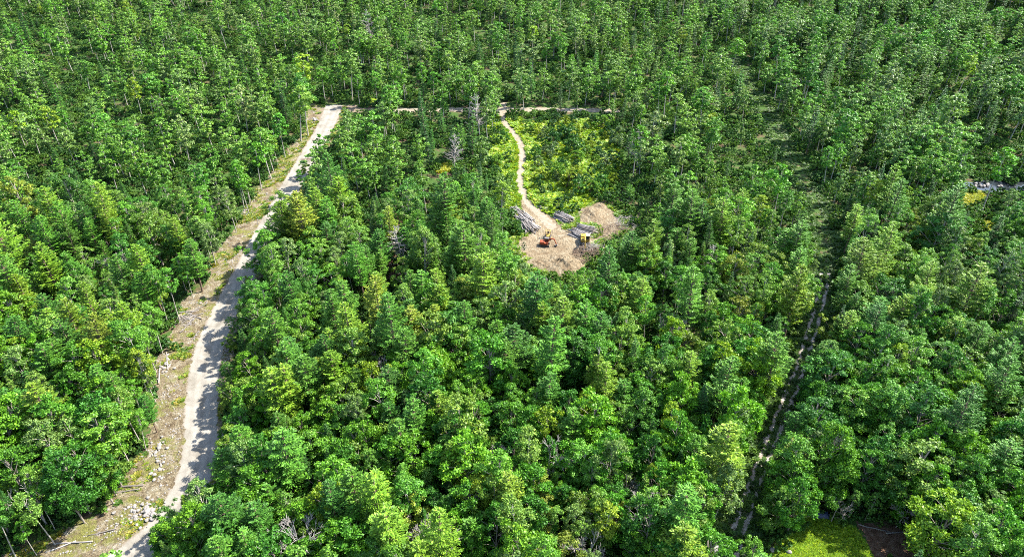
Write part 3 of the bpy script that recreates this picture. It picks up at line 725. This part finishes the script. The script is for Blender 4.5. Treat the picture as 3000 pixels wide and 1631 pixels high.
# ------------------------------------------------------------------ meadow shrubs and young trees
mp = []
bbm = bb(mead_all, 0)
cand = np.stack([rng.uniform(bbm[0], bbm[2], 3000), rng.uniform(bbm[1], bbm[3], 3000)], 1)
cand = cand[(inside(cand, meadow_l) | inside(cand, meadow_r)) & (poly_dist(cand, mtrack) > 3.6) & ~inside(cand, yard)]
pad_top = yard[:, 1].max()
for c in cand:
    if len(mp) >= 92: break
    dn = vnoise(c[0], c[1], 7, 4)
    lft = c[0] < np.interp(c[1], mtrack[::-1, 1], mtrack[::-1, 0])
    uu_, vv_, _ = project(c[0], c[1], 0.0); den = .5 if (1585 < uu_ < 1690 and 385 < vv_ < 575) or uu_ > 1745 else .0
    if random.random() > max(den, .3 if lft else .30 + .8 * dn): continue
    if all((c[0] - q[0]) ** 2 + (c[1] - q[1]) ** 2 > (2.5 + 1.6 * random.random()) ** 2 for q in mp): mp.append(c)
SHT = [('deep green', (.032, .105, .022)), ('mid green', (.055, .155, .022)), ('bright green', (.10, .215, .02)), ('yellow green', (.17, .245, .016)), ('grey green', (.10, .17, .06))]
rows = {}
shr = []
for c in mp:
    t = random.choices(range(5), [.3, .3, .2, .1, .1])[0]; s = random.uniform(.45, 1.3)
    uu_ = project(c[0], c[1], 0.0)[0]
    if random.random() < (.38 if 1585 < uu_ < 1690 or uu_ > 1745 else .12): s *= 1.5
    uvx = project(c[0], c[1], 0.0); shr.append((c, t, s, float(uvx[0]), float(uvx[1])))
    side = 'left of the sandy path' if c[0] < np.interp(c[1], mtrack[::-1, 1], mtrack[::-1, 0]) else 'in the bright meadow'
    z = 'near end' if uvx[1] > 520 else 'middle' if uvx[1] > 440 else 'far end'
    rows.setdefault((t, side, 'small' if s < .75 else 'large' if s > 1.3 else 'middling', z), []).append(len(shr) - 1)
slab = {}
for (t, side, h, z), mem in rows.items():
    mem.sort(key=lambda j: shr[j][3])
    for j, i in enumerate(mem):
        slab[i] = f'{h} {SHT[t][0]} shrub {side}, {z}' + (f', {ORD[j]} of {CARD[len(mem) - 1]} from left' if 1 < len(mem) <= 20 else '')
SH_SRC = []
for n, (c, t, s, _, _) in enumerate(shr):
    cc = tuple(np.array(SHT[t][1]) * random.uniform(.85, 1.15))
    root = place_tree('shrub', n, (c[0], c[1], 0), s, random.uniform(.85, 1.2), random.uniform(0, 6.28), cc, slab[n], 'shrubs of the bright meadow', False)
    root['category'] = 'shrub'

# ------------------------------------------------------------------ ground cover (uncountable): ferns and grass of the meadow, weeds, undergrowth
def tuft_mesh(name, seed, n, h, rad, w):
    r = np.random.default_rng(seed); L = Leaves()
    a = r.uniform(0, 6.283, n); q = r.random(n) ** .5 * rad
    d = np.stack([np.cos(a), np.sin(a), r.uniform(.05, .85, n)], 1)
    l = h * r.uniform(.6, 1.3, n); d = nrm(d)
    c = np.stack([np.cos(a) * q, np.sin(a) * q, np.zeros(n)], 1) + d * l[:, None] * .5
    L.add(c, d, np.cross(d, np.stack([-np.sin(a), np.cos(a), 0 * a], 1)) + .4 * rdir(r, n), l, l * w)
    V, F, lv = L.arrays(r); return mesh_from(name, V, F, mats=[M['grass']], leafv=lv)
# first clump of each is also part of the scattered cover itself, standing in the meadow
cov = []
for k, (nm, m_) in enumerate((('fern_clump', tuft_mesh('fern_clump', 1, 60, .95, .65, .34)), ('fern_clump', tuft_mesh('fern_clump', 2, 46, .75, .55, .42)), ('fern_clump', tuft_mesh('fern_clump', 3, 70, .6, .8, .28)))):
    px, py = at(1600 + 30 * k, 480 + 22 * k); o = link(nm, m_, None, (px, py, .02)); o.color = (.17, .26, .018, 1)
    tag(o, ('tallest', 'broad leaved', 'low spreading')[k] + ' fern clump standing out in the bright meadow', 'fern', 'fern clumps of the meadow'); cov.append(o)
def cover(name, n, bbox, test, smin, smax, tints, label, srcs, cat='ground cover', z=.02):
    P = np.stack([rng.uniform(bbox[0], bbox[2], n), rng.uniform(bbox[1], bbox[3], n)], 1); P = P[test(P)]
    m = len(P); s = rng.uniform(smin, smax, m); c = np.array(tints)[rng.integers(0, len(tints), m)] * rng.uniform(.8, 1.2, (m, 1))
    scatter_obj(name, np.concatenate([P, np.full((m, 1), z)], 1), rng.uniform(0, 6.28, m), np.stack([s, s, s * rng.uniform(.7, 1.2, m)], 1), rng.integers(0, len(srcs), m), c, srcs, label, cat)
    return m
cover('meadow_ground_cover', 30000, bb(mead_all, 3), lambda P: mead_test(P) & (poly_dist(P, mtrack) > 2.6 + vnoise(P[:, 0], P[:, 1], 1.5, 2)) & ~inside(P, yard) & (vnoise(P[:, 0], P[:, 1], 4, 6) > -.75), .7, 1.5,
      [(.16, .285, .012), (.20, .31, .012), (.125, .255, .012), (.23, .30, .016), (.10, .215, .014)], 'bright yellow green ferns and weeds covering the meadow', cov)
vb = bb(verge_poly, 0)
cover('verge_weeds', 42000, vb, lambda P: inside(P, verge_poly) & (poly_dist(P, road_c) > ROAD_W / 2 + .4) & (vnoise(P[:, 0], P[:, 1], 7, 2) + .5 * vnoise(P[:, 0], P[:, 1], 2, 7) > .42 - .5 * np.clip((P[:, 1] - 170) / 60, 0, 1)), .22, .66,
      [(.17, .21, .018), (.12, .20, .018), (.22, .21, .03), (.06, .14, .02)], 'patchy yellow green weeds on the rubble verge', cov)
def yb(P): return (poly_dist(P, mtrack) > 3.4) & (poly_dist(P, road_c) > 9) & ((poly_dist(P, np.concatenate([yard, yard[:1]])) < 2.6) | (np.hypot(P[:, 0] - at(1657, 643)[0], (P[:, 1] - at(1657, 643)[1]) * .7) < 4.2) | (np.hypot(P[:, 0] - at(1728, 676)[0], (P[:, 1] - at(1728, 676)[1]) * .8) < 3.6))
cover('yard_weeds', 9000, bb(yard, 3), yb, .4, .95, [(.12, .23, .016), (.17, .25, .016), (.08, .18, .02)], 'bright green weeds around the log stacks', cov)
cover('lawn_grass', 14000, bb(lawn, 0), lambda P: inside(P, lawn), .18, .42, [(.155, .28, .008), (.12, .24, .008), (.20, .30, .012)], 'short yellow green grass of the small lawn', cov)
for q, poly in enumerate(GLADE[:3]):
    w = ats(poly); cover('glade_grass', 1500, bb(w, 0), lambda P: inside(P, w), .4, .9, [(.20, .26, .016), (.26, .28, .02)], ('yellow green grass of the glade by the pond', 'yellow grass of the small glade under pines', 'yellow grass patch among dead conifers')[q], cov)
tb_ = bb(track, 0)
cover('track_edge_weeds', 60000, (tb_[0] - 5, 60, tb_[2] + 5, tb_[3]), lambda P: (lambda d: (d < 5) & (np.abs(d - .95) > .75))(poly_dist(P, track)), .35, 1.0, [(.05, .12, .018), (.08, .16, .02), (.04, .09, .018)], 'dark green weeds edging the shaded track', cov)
# undergrowth under the trees
us = []
for k in range(3):
    px, py = at(*((520, 1018), (1485, 668), (2452, 1525))[k]); o = link('low_bush', SPEC['shrub']['far'][k], None, (px, py, 0)); o.color = (.06, .15, .02, 1)
    tag(o, ('low green bush in the tree shade at the verge', 'low green bush left of the big log pile', 'low bush at the lawn edge under the shaded trees')[k], 'bush', 'low bushes'); us.append(o)
n = 34000; yy = rng.uniform(75, 520, n); xx = rng.uniform(-1, 1, n) * ((yy * CP + CAM_H * SP) * .72 + 12)
up = np.stack([xx, yy], 1)
gd = ~(inside(up, verge_poly) | inside(up, yard) | inside(up, lawn) | inside(up, meadow_l) | inside(up, meadow_r) | (poly_dist(up, track) < 4) | (poly_dist(up, mtrack) < 3) | (poly_dist(up, cross) < 3.5) | (poly_dist(up, road_c) < 5) | masked(xx, yy, .6 + 0 * xx))
up = up[gd]; m = len(up); s = rng.uniform(.6, 1.5, m)
scatter_obj('undergrowth', np.concatenate([up, np.zeros((m, 1))], 1), rng.uniform(0, 6.28, m), np.stack([s, s, s], 1), rng.integers(0, 3, m), np.array([(.05, .13, .02), (.035, .10, .02), (.075, .16, .02)])[rng.integers(0, 3, m)], us, 'leafy undergrowth between the forest trunks', 'undergrowth')

# ------------------------------------------------------------------ mounds, boulders, logs, brush
def mound(name, c, rx, ry, h, mat, label, seed, rough=.25, rz=0.0):
    r = np.random.default_rng(seed); n = 44; a = np.linspace(-1, 1, n); X, Y = np.meshgrid(a, a)
    d = np.hypot(X, Y); base = np.clip(1 - d, 0, 1) ** 1.15 * (1 + .3 * vnoise(X * 6, Y * 6, 1.6, seed))
    Z = h * base * (1 + rough * vnoise(X * 6, Y * 6, .55, seed + 3)) + (d < .95) * .04 * h * r.normal(size=X.shape) - .02
    Z = np.where(d > .97, -.08, Z)
    V = np.stack([X * rx, Y * ry, Z], -1).reshape(-1, 3)
    F = [(j * n + i, j * n + i + 1, (j + 1) * n + i + 1, (j + 1) * n + i) for j in range(n - 1) for i in range(n - 1) if min(d[j, i], d[j + 1, i + 1], d[j, i + 1], d[j + 1, i]) < 1.0]
    o = link(name, mesh_from(name, V, F, mats=[mat], smooth=True), None, (*c, .045)); o.rotation_euler.z = rz
    tag(o, label, 'dirt mound', 'soil mounds of the yard'); return o
ym = bpy.data.materials['churned_sandy_soil']
mound('soil_mound', at(1655, 775), 7.5, 7.0, 2.3, ym, 'large brown soil mound at the near end of the log yard', 1, .3)
mound('soil_mound', at(1598, 772), 7.0, 4.5, 1.1, ym, 'low churned soil mound beside the large brown one', 5, .45)
mound('soil_mound', at(1735, 628), 5.5, 6.5, 1.6, ym, 'sandy mound at the upper lobe of the log yard', 2, .25)
mound('soil_mound', at(1757, 607), 3.2, 3.6, 1.1, ym, 'smaller sandy mound behind the upper lobe mound', 6, .3)
mound('soil_mound', at(1540, 700), 3.0, 2.0, .5, ym, 'low soil hump left of the machines', 8, .4)

def rock_mesh(seed):
    r = np.random.default_rng(seed); bm = bmesh.new(); bmesh.ops.create_icosphere(bm, subdivisions=2, radius=.5)
    pl = [nrm(r.normal(size=3)) for _ in range(9)]; off = r.uniform(.26, .45, 9)
    for v in bm.verts:
        p = np.array(v.co)
        for a, b in zip(pl, off):
            e = p @ a - b
            if e > 0: p = p - a * e
        v.co = p * [1.25, .95, .75]
    me = bpy.data.meshes.new('boulder'); bm.to_mesh(me); bm.free(); me.materials.append(M['rock']); return me
ROCKS = [rock_mesh(i) for i in range(5)]
def boulder(u, v, s, label, group=None, tw=0):
    px, py = at(u, v); o = link('boulder', ROCKS[random.randrange(5)], None, (px, py, s * .22)); o.scale = (s, s, s); o.rotation_euler = (0, 0, random.uniform(0, 6.28)); tag(o, label, 'boulder', group); return o
def rock_field(n, cu, cv, ru, rv, smin, smax, label, group):
    for _ in range(n): boulder(cu + random.gauss(0, ru), cv + random.gauss(0, rv), random.uniform(smin, smax), label, group)
rock_field(70, 405, 1500, 27, 20, .25, .85, 'pale boulder in the rubble heap by the road bend', 'boulders of the rubble heap by the road bend')
rock_field(14, 438, 1506, 11, 9, .7, 1.4, 'large whitish boulder at the road side of the rubble heap', 'large boulders at the rubble heap edge')
rock_field(44, 466, 1345, 11, 30, .25, .95, 'pale boulder strewn on the upper rubble verge', 'boulders strewn along the upper verge')
rock_field(30, 490, 1072, 14, 18, .25, .9, 'grey boulder on the verge beside the leaning trunks', 'boulders beside the leaning trunks')
rock_field(9, 923, 352, 4, 4, .6, 1.5, 'pale boulder near the road turning', 'boulders near the road turning')
rock_field(8, 1612, 838, 7, 4, .8, 1.8, 'white boulder below the dirt pit', 'white boulders below the dirt pit')
rock_field(14, 2880, 545, 25, 4, .5, 1.4, 'pale boulder on the shaded pond bank', 'boulders on the pond bank')
boulder(2094, 1610, 2.0, 'whitish boulder alone at the track side near the photo bottom')
boulder(1096, 888, 2.6, 'large white boulder among pines by the reddish floor gap')
boulder(2262, 1612, 1.2, 'pale stone lying in the sunny lawn'); boulder(2310, 1616, 1.0, 'small grey stone in the middle of the lawn')

sc_ = rng
P = np.stack([rng.uniform(vb[0], vb[2], 26000), rng.uniform(vb[1], vb[3], 26000)], 1); P = P[inside(P, verge_poly) & (poly_dist(P, road_c) > ROAD_W / 2 + .3) & (vnoise(P[:, 0], P[:, 1], 6, 11) + .7 * vnoise(P[:, 0], P[:, 1], 1.7, 4) > .15)]
m = len(P); s = rng.uniform(.10, .42, m) * np.where(rng.random(m) < .06, 1.7, 1)
stones = scatter_obj('rubble', np.concatenate([P, np.full((m, 1), .05)], 1), rng.uniform(0, 6.28, m), np.stack([s, s, s], 1), rng.integers(0, 2, m), np.ones((m, 3)), [o for o in COL.objects if o.name.startswith('boulder')][:2], 'small rubble stones strewn over the verge soil', 'rubble')
def log_mesh(seed, L, r0, end=True):
    r = np.random.default_rng(seed); n = 5; t = np.linspace(0, L, n)
    p = np.stack([t - L / 2, r.normal(size=n) * .03, r.normal(size=n) * .03], 1); rad = r0 * np.linspace(1, .72, n)
    V, F = tube(p, rad, 8); V = np.concatenate([V, p[:1], p[-1:]]); F3 = []
    for k in range(8): F3 += [(8 * n, (k + 1) % 8, k), (8 * n + 1, 8 * (n - 1) + k, 8 * (n - 1) + (k + 1) % 8)]
    return mesh_from('log', V, F, F3, mats=[M['log'], M['log_end']], matidx=[0] * len(F) + [1] * len(F3), smooth=False)
LOGS = [log_mesh(i, L, r0) for i, (L, r0) in enumerate([(5.2, .16), (5.6, .13), (4.8, .19), (5.4, .11), (6.2, .14), (4.6, .12)])]
def put_log(x_, y_, z_, az, tilt, label, group, s=1.0, name='log'):
    o = link(name, LOGS[random.randrange(6)], None, (x_, y_, z_)); o.rotation_euler = (0, tilt, az); o.scale = (s, s * 1.05, s * 1.05)
    tag(o, label, 'log', group); return o
def log_stack(c, az, width, layers, label, group, s=1.0, mess=.10):
    ca, sa = math.cos(az), math.sin(az); d = .30 * s; n = int(width / d)
    for ly in range(layers):
        m = n - ly * max(1, n // (layers + 3))
        for k in range(m):
            q = (k - (m - 1) / 2) * d + random.gauss(0, .07); e = random.gauss(0, .5)
            put_log(c[0] + ca * e - sa * q, c[1] + sa * e + ca * q, .2 + ly * .26 * s + random.uniform(0, .05), az + random.gauss(0, mess), random.gauss(0, .03), label, group, s * random.uniform(.72, 1.18))
G1 = 'logs of the big grey pile'
a1 = math.atan2(-5, 2.2)
log_stack(at(1549, 668), a1, 5.6, 5, 'weathered grey log in the near heap of the big pile', G1, 1.0, .16)
log_stack(at(1539, 645), a1 + .12, 5.2, 4, 'weathered grey log in the middle heap of the big pile', G1, 1.0, .14)
log_stack(at(1514, 620), a1 + .25, 3.4, 3, 'grey log in the small upper heap of the big pile', G1, .85, .12)
log_stack(at(1653, 640), math.atan2(-3.4, 3.6), 5.2, 4, 'log in the neat stack between the two dirt lanes', 'logs of the neat middle stack', 1.05, .05)
log_stack(at(1700, 690), math.atan2(-3.1, 3.4), 4.6, 4, 'log in the near half of the stack beside the yellow excavator', 'logs of the stack by the yellow excavator', 1.0, .07)
log_stack(at(1718, 674), math.atan2(-2.2, 4.2), 4.2, 4, 'dark log in the far half of the stack by yellow excavator', 'logs of the stack by the yellow excavator', 1.0, .07)
log_stack(at(1594, 611), math.atan2(-2, 3), 1.6, 2, 'short log in the little pile at the meadow edge', 'logs of the little pile', .7, .12)
p = at(1724, 690); put_log(p[0], p[1], .3, math.atan2(5, 4.5), 0, 'long pale pole lying beside the stack by yellow excavator', None, 1.5)
p = at(1530, 748); put_log(p[0], p[1], .16, -.6, 0, 'dark log lying in open dirt below the sapling', None, 1.0)
FL = [(575, 909, .9, 'long fallen trunk leaning off the verge bank'), (558, 930, .5, 'pale fallen trunk across the brown verge'), (545, 915, .2, 'thin fallen trunk at the verge shrubs'), (566, 925, -.5, 'short fallen trunk on the brown verge'),
      (548, 955, 1.4, 'fallen pole pointing at the road'), (380, 1425, .1, 'fallen trunk in brown litter above the rubble heap'), (365, 1440, .2, 'second fallen trunk just above the rubble heap'), (300, 1560, .3, 'dark fallen trunk below the leaning birches'),
      (215, 1590, .05, 'fallen trunk on bare soil near the bottom corner'), (180, 1602, .5, 'pale fallen trunk lowest on the bare soil'), (468, 1092, 1.9, 'fallen pole among verge boulders'), (490, 1058, 2.0, 'fallen pole in front of the leaning trunks'),
      (2560, 1548, -.3, 'pale fallen log at the lawn end of the brown floor'), (2640, 1560, .1, 'pale fallen log under the curved bare tree'), (1135, 800, 1.2, 'fallen stem in the reddish floor gap'), (1150, 830, .1, 'grey stem lying low in the reddish floor gap'),
      (905, 352, .4, 'fallen trunk across the corner near the road turning'), (2420, 1505, -.4, 'pale branchy log beside the blue tarp'), (1060, 940, 1.5, 'fallen stem in the small floor gap among pines')]
for u, v, a, lab in FL:
    p = at(u, v); o = put_log(p[0], p[1], .2, a, random.gauss(0, .03), lab, 'fallen trunks on open ground', random.uniform(.9, 1.4), 'fallen_trunk'); o['category'] = 'fallen trunk'

def brush(name, c, rx, ry, h, n, label, seed, mat):
    r = np.random.default_rng(seed); T = []
    for _ in range(n):
        a = r.uniform(0, 6.283); q = r.random() ** .5; hh = h * (1 - q ** 2) * r.random() ** .5
        p0 = np.array([math.cos(a) * q * rx, math.sin(a) * q * ry, hh + .05]); d = rdir(r, 1)[0] * [1, 1, .45]; L = r.uniform(.6, 2.6)
        m = p0 + d * L * .5 + rdir(r, 1)[0] * .12; e = p0 + d * L; rr = r.uniform(.025, .085)
        for pt in (m, e): pt[2] = max(.04, pt[2])
        T.append(tube([p0, m, e], [rr, rr * .8, rr * .4], 4))
    V, F = join_tubes(T); o = link(name, mesh_from(name, V, F, mats=[mat]), None, (*c, .04)); tag(o, label, 'brush pile', 'brush piles of the yard'); return o
brush('brush_pile', at(1722, 752), 5.2, 5.6, 2.4, 620, 'large tangled brush pile beside the yellow excavator', 3, M['brush'])
brush('brush_pile', at(1735, 735), 4.0, 3.0, 2.0, 260, 'pale tangle of branches on the large brush pile', 4, M['deadwood'])
brush('brush_pile', at(1802, 688), 7.0, 6.0, 1.8, 420, 'long dark slash heap along the yard edge', 5, M['brush'])
brush('brush_pile', at(1838, 655), 4.0, 5.5, 1.6, 240, 'grey slash heap below the upper lobe', 6, M['deadwood'])
brush('brush_pile', at(1800, 592), 5.0, 2.2, 1.0, 160, 'low strip of slash at the upper lobe rim', 7, M['brush'])
brush('brush_pile', at(545, 940), 3.2, 2.6, 1.0, 110, 'small brush pile on the brown verge', 8, M['deadwood'])
brush('brush_pile', at(900, 470), 2.0, 1.5, .6, 40, 'tiny brush pile at the narrowing road', 9, M['brush'])

# ------------------------------------------------------------------ machines
class MB:
    def __init__(s): s.bm = bmesh.new()
    def box(s, c, d, rot=None, taper=1.0, bev=.05):
        b2 = bmesh.new(); bmesh.ops.create_cube(b2, size=1.0)
        for v in b2.verts:
            k = taper if v.co.z > 0 else 1.0
            v.co = Vector((v.co.x * d[0] * k, v.co.y * d[1] * k, v.co.z * d[2]))
        if bev: bmesh.ops.bevel(b2, geom=b2.edges[:], offset=min(bev, min(d) * .3), segments=1, affect='EDGES')
        m = Matrix.Translation(c) @ (rot.to_4x4() if rot is not None else Matrix()); b2.transform(m)
        me = bpy.data.meshes.new('tmp'); b2.to_mesh(me); b2.free(); s.bm.from_mesh(me); bpy.data.meshes.remove(me); return s
    def bar(s, a, b, w, h, bev=.03):
        a, b = Vector(a), Vector(b); d = b - a; q = d.to_track_quat('X', 'Z').to_matrix()
        return s.box((a + b) / 2, (d.length, w, h), q, bev=bev)
    def prism(s, pts, y0, y1):
        n = len(pts); v = [s.bm.verts.new((p[0], y0, p[1])) for p in pts] + [s.bm.verts.new((p[0], y1, p[1])) for p in pts]
        s.bm.faces.new(v[:n]); s.bm.faces.new(v[n:][::-1])
        for k in range(n): s.bm.faces.new((v[(k + 1) % n], v[k], v[n + k], v[n + (k + 1) % n]))
        return s
    def build(s, name, mat, parent=None):
        bmesh.ops.recalc_face_normals(s.bm, faces=s.bm.faces[:]); me = bpy.data.meshes.new(name); s.bm.to_mesh(me); s.bm.free(); me.materials.append(mat); return link(name, me, parent)
def track_shape(L, h):
    r = h / 2; pts = []
    for k in range(9): a = -PI / 2 + PI * k / 8; pts.append((L / 2 - r + r * math.cos(a), r + r * math.sin(a)))
    for k in range(9): a = PI / 2 + PI * k / 8; pts.append((-L / 2 + r + r * math.cos(a), r + r * math.sin(a)))
    return pts
def excavator(loc, rz, s, paint, roof, label, joints):
    t = empty('excavator', (*loc, .05), rz); t.scale = (s, s, s); tag(t, label, 'excavator', 'excavators in the log yard')
    for sy in (-1, 1):
        k = MB().prism(track_shape(3.3, .75), sy * 1.05 - .24, sy * 1.05 + .24).build('crawler', M['rubber'], t)
        for q in (-1.1, -.4, .4, 1.1): pass
    MB().box((0, 0, .55), (1.6, 1.6, .4)).build('undercarriage', M['steel'], t)
    MB().box((-.35, 0, 1.25), (2.9, 2.3, .75), bev=.1).box((-.9, -.35, 1.75), (1.5, 1.5, .4), taper=.9).build('body', paint, t)
    MB().prism([(-1.85, .95), (-1.45, .95), (-1.45, 1.75), (-1.85, 1.75), (-2.1, 1.35)], -1.1, 1.1).build('counterweight', paint, t)
    MB().box((-1.2, -.55, 2.03), (.12, .12, .5), bev=.02).build('exhaust_pipe', M['steel'], t)
    c = MB()
    for px in (-.1, 1.15):
        for py in (.2, 1.1): c.box((px, py, 2.2), (.1, .1, 1.3), bev=.02)
    c.box((.52, .65, 1.68), (1.3, 1.0, .2)).build('cab', paint, t)
    cab = t.children[-1]
    MB().box((.52, .65, 2.2), (1.2, .86, 1.1), bev=.03).build('window', M['glass'], cab)
    MB().box((.52, .65, 2.9), (1.45, 1.1, .1)).build('roof', roof, cab)
    j = joints
    b = MB()
    for a, e in zip(j[:2], j[1:3]): b.bar(a, e, .34, .42)
    b.build('boom', paint, t)
    MB().bar(j[2], j[3], .28, .32).build('stick', paint, t)
    MB().bar((.9, -.2, 1.3), [(j[0][i] * .35 + j[1][i] * .65) for i in range(3)], .12, .12).build('boom_cylinder', M['steel'], t)
    e = j[3]; MB().prism([(e[0] + .15, e[2] + .15), (e[0] + .45, e[2] - .3), (e[0] + .2, e[2] - .75), (e[0] - .4, e[2] - .7), (e[0] - .55, e[2] - .3), (e[0] - .1, e[2] - .25)], e[1] - .45, e[1] + .45).build('bucket', M['steel'], t)
    return t
excavator(at(1597, 719), R(-8), .82, M['orange'], M['steel'], 'orange excavator on tracks with its arm reaching over bare dirt',
          [(.7, -.2, 1.5), (2.0, -.2, 3.3), (3.3, -.2, 3.1), (4.2, -.2, .95)])
excavator(at(1713, 712), R(-92), 1.15, M['yellow'], M['cream'], 'yellow excavator with its boom over the brush pile',
          [(.7, -.2, 1.5), (2.2, -.2, 3.4), (3.7, -.2, 2.9), (4.6, -.2, 1.2)])
# yellow loader with an open roll frame behind the orange excavator
t = empty('bulldozer', (*at(1605, 697), .05), R(-97)); t.scale = (.85, .85, .85); tag(t, 'yellow bulldozer with open roll frame behind the orange excavator', 'bulldozer')
for sy in (-1, 1): MB().prism(track_shape(2.9, .85), sy * .95 - .25, sy * .95 + .25).build('crawler', M['rubber'], t)
MB().box((.7, 0, 1.15), (1.7, 1.0, .8), bev=.08).box((-.6, 0, .95), (1.3, 1.3, .5)).build('body', M['yellow'], t)
c = MB()
for px in (-1.15, .05):
    for py in (-.8, .8): c.box((px, py, 1.95), (.14, .14, 1.7), bev=.02)
for py in (-.8, .8): c.bar((-1.25, py, 2.82), (.15, py, 2.82), .2, .14)
for px in (-1.15, .05): c.bar((px, -.85, 2.83), (px, .85, 2.83), .2, .14)
c.build('roll_frame', M['yellow'], t)
MB().box((-.6, 0, 1.45), (.55, .6, .2)).box((-.9, 0, 1.8), (.14, .6, .6)).build('seat', M['rubber'], t)
MB().box((1.0, -.3, 1.75), (.1, .1, .5), bev=.02).build('exhaust_pipe', M['steel'], t)
MB().prism([(1.75, .1), (1.9, .1), (1.8, .55), (1.95, 1.05), (1.8, 1.05), (1.65, .55)], -1.35, 1.35).build('blade', M['steel'], t)
b = MB()
for sy in (-1, 1): b.bar((-.2, sy * 1.3, .45), (1.75, sy * 1.2, .45), .12, .2)
b.build('push_arm', M['yellow'], t)
# lone sapling in the yard
p = at(1535, 744); sap = place_tree('birch_tree', 1, (*p, 0), .30, 1.1, .4, (.025, .075, .025), 'lone dark green sapling standing in open dirt of the log yard', None, False)
sap.name = 'sapling'; sap['category'] = 'sapling'
# dark blue tarp over a heap beside the lawn
r_ = np.random.default_rng(5); n = 26; a = np.linspace(-1, 1, n); X, Y = np.meshgrid(a, a); d = np.maximum(np.abs(X) ** 1.5, np.abs(Y))
Z = .85 * np.clip(1 - d ** 3, 0, 1) * (1 + .12 * vnoise(X * 5, Y * 3, 1, 2)) + .03
V = np.stack([X * 1.9, Y * .85, Z], -1).reshape(-1, 3); F = [(j * n + i, j * n + i + 1, (j + 1) * n + i + 1, (j + 1) * n + i) for j in range(n - 1) for i in range(n - 1)]
o = link('tarp_heap', mesh_from('tarp_heap', V, F, mats=[M['tarp']], smooth=True), None, (*at(2402, 1508), .03)); o.rotation_euler.z = -.12
tag(o, 'dark blue tarp covered heap in shade at the lawn edge', 'tarp')

# ------------------------------------------------------------------ light, world, camera
w = bpy.data.worlds.new('World'); SC.world = w; w.use_nodes = True
nt = w.node_tree; bg = nt.nodes['Background']; sky = nt.nodes.new('ShaderNodeTexSky'); sky.sky_type = 'NISHITA'; sky.sun_disc = False
sky.sun_elevation = SUN_EL; sky.sun_rotation = R(90) - SUN_AZ
nt.links.new(sky.outputs[0], bg.inputs[0]); bg.inputs[1].default_value = .15
sl = bpy.data.lights.new('sun', 'SUN'); sl.energy = 5.0; sl.angle = R(.5); sl.color = (1, .95, .86)
so = bpy.data.objects.new('sun', sl); COL.objects.link(so)
dirv = Vector((math.cos(SUN_EL) * math.cos(SUN_AZ), math.cos(SUN_EL) * math.sin(SUN_AZ), math.sin(SUN_EL)))
so.rotation_euler = dirv.to_track_quat('Z', 'Y').to_euler(); so.location = (100, 200, 300)
cd = bpy.data.cameras.new('camera'); cam = bpy.data.objects.new('camera', cd); COL.objects.link(cam)
cd.sensor_fit = 'HORIZONTAL'; cd.sensor_width = 36; cd.lens = 36 * FPX / 3000; cd.clip_end = 8000; cd.clip_start = .5
cam.location = (0, 0, CAM_H); cam.rotation_euler = (R(90) - PITCH, 0, 0); SC.camera = cam
vs = SC.view_settings; vs.view_transform = 'Standard'; vs.look = 'None'; vs.exposure = 1.82; vs.gamma = 1
SC.cycles.filter_width = 1.0; SC.cycles.use_denoising = False; SC.cycles.max_bounces = 6; SC.cycles.diffuse_bounces = 3; SC.cycles.transmission_bounces = 3; SC.cycles.transparent_max_bounces = 4
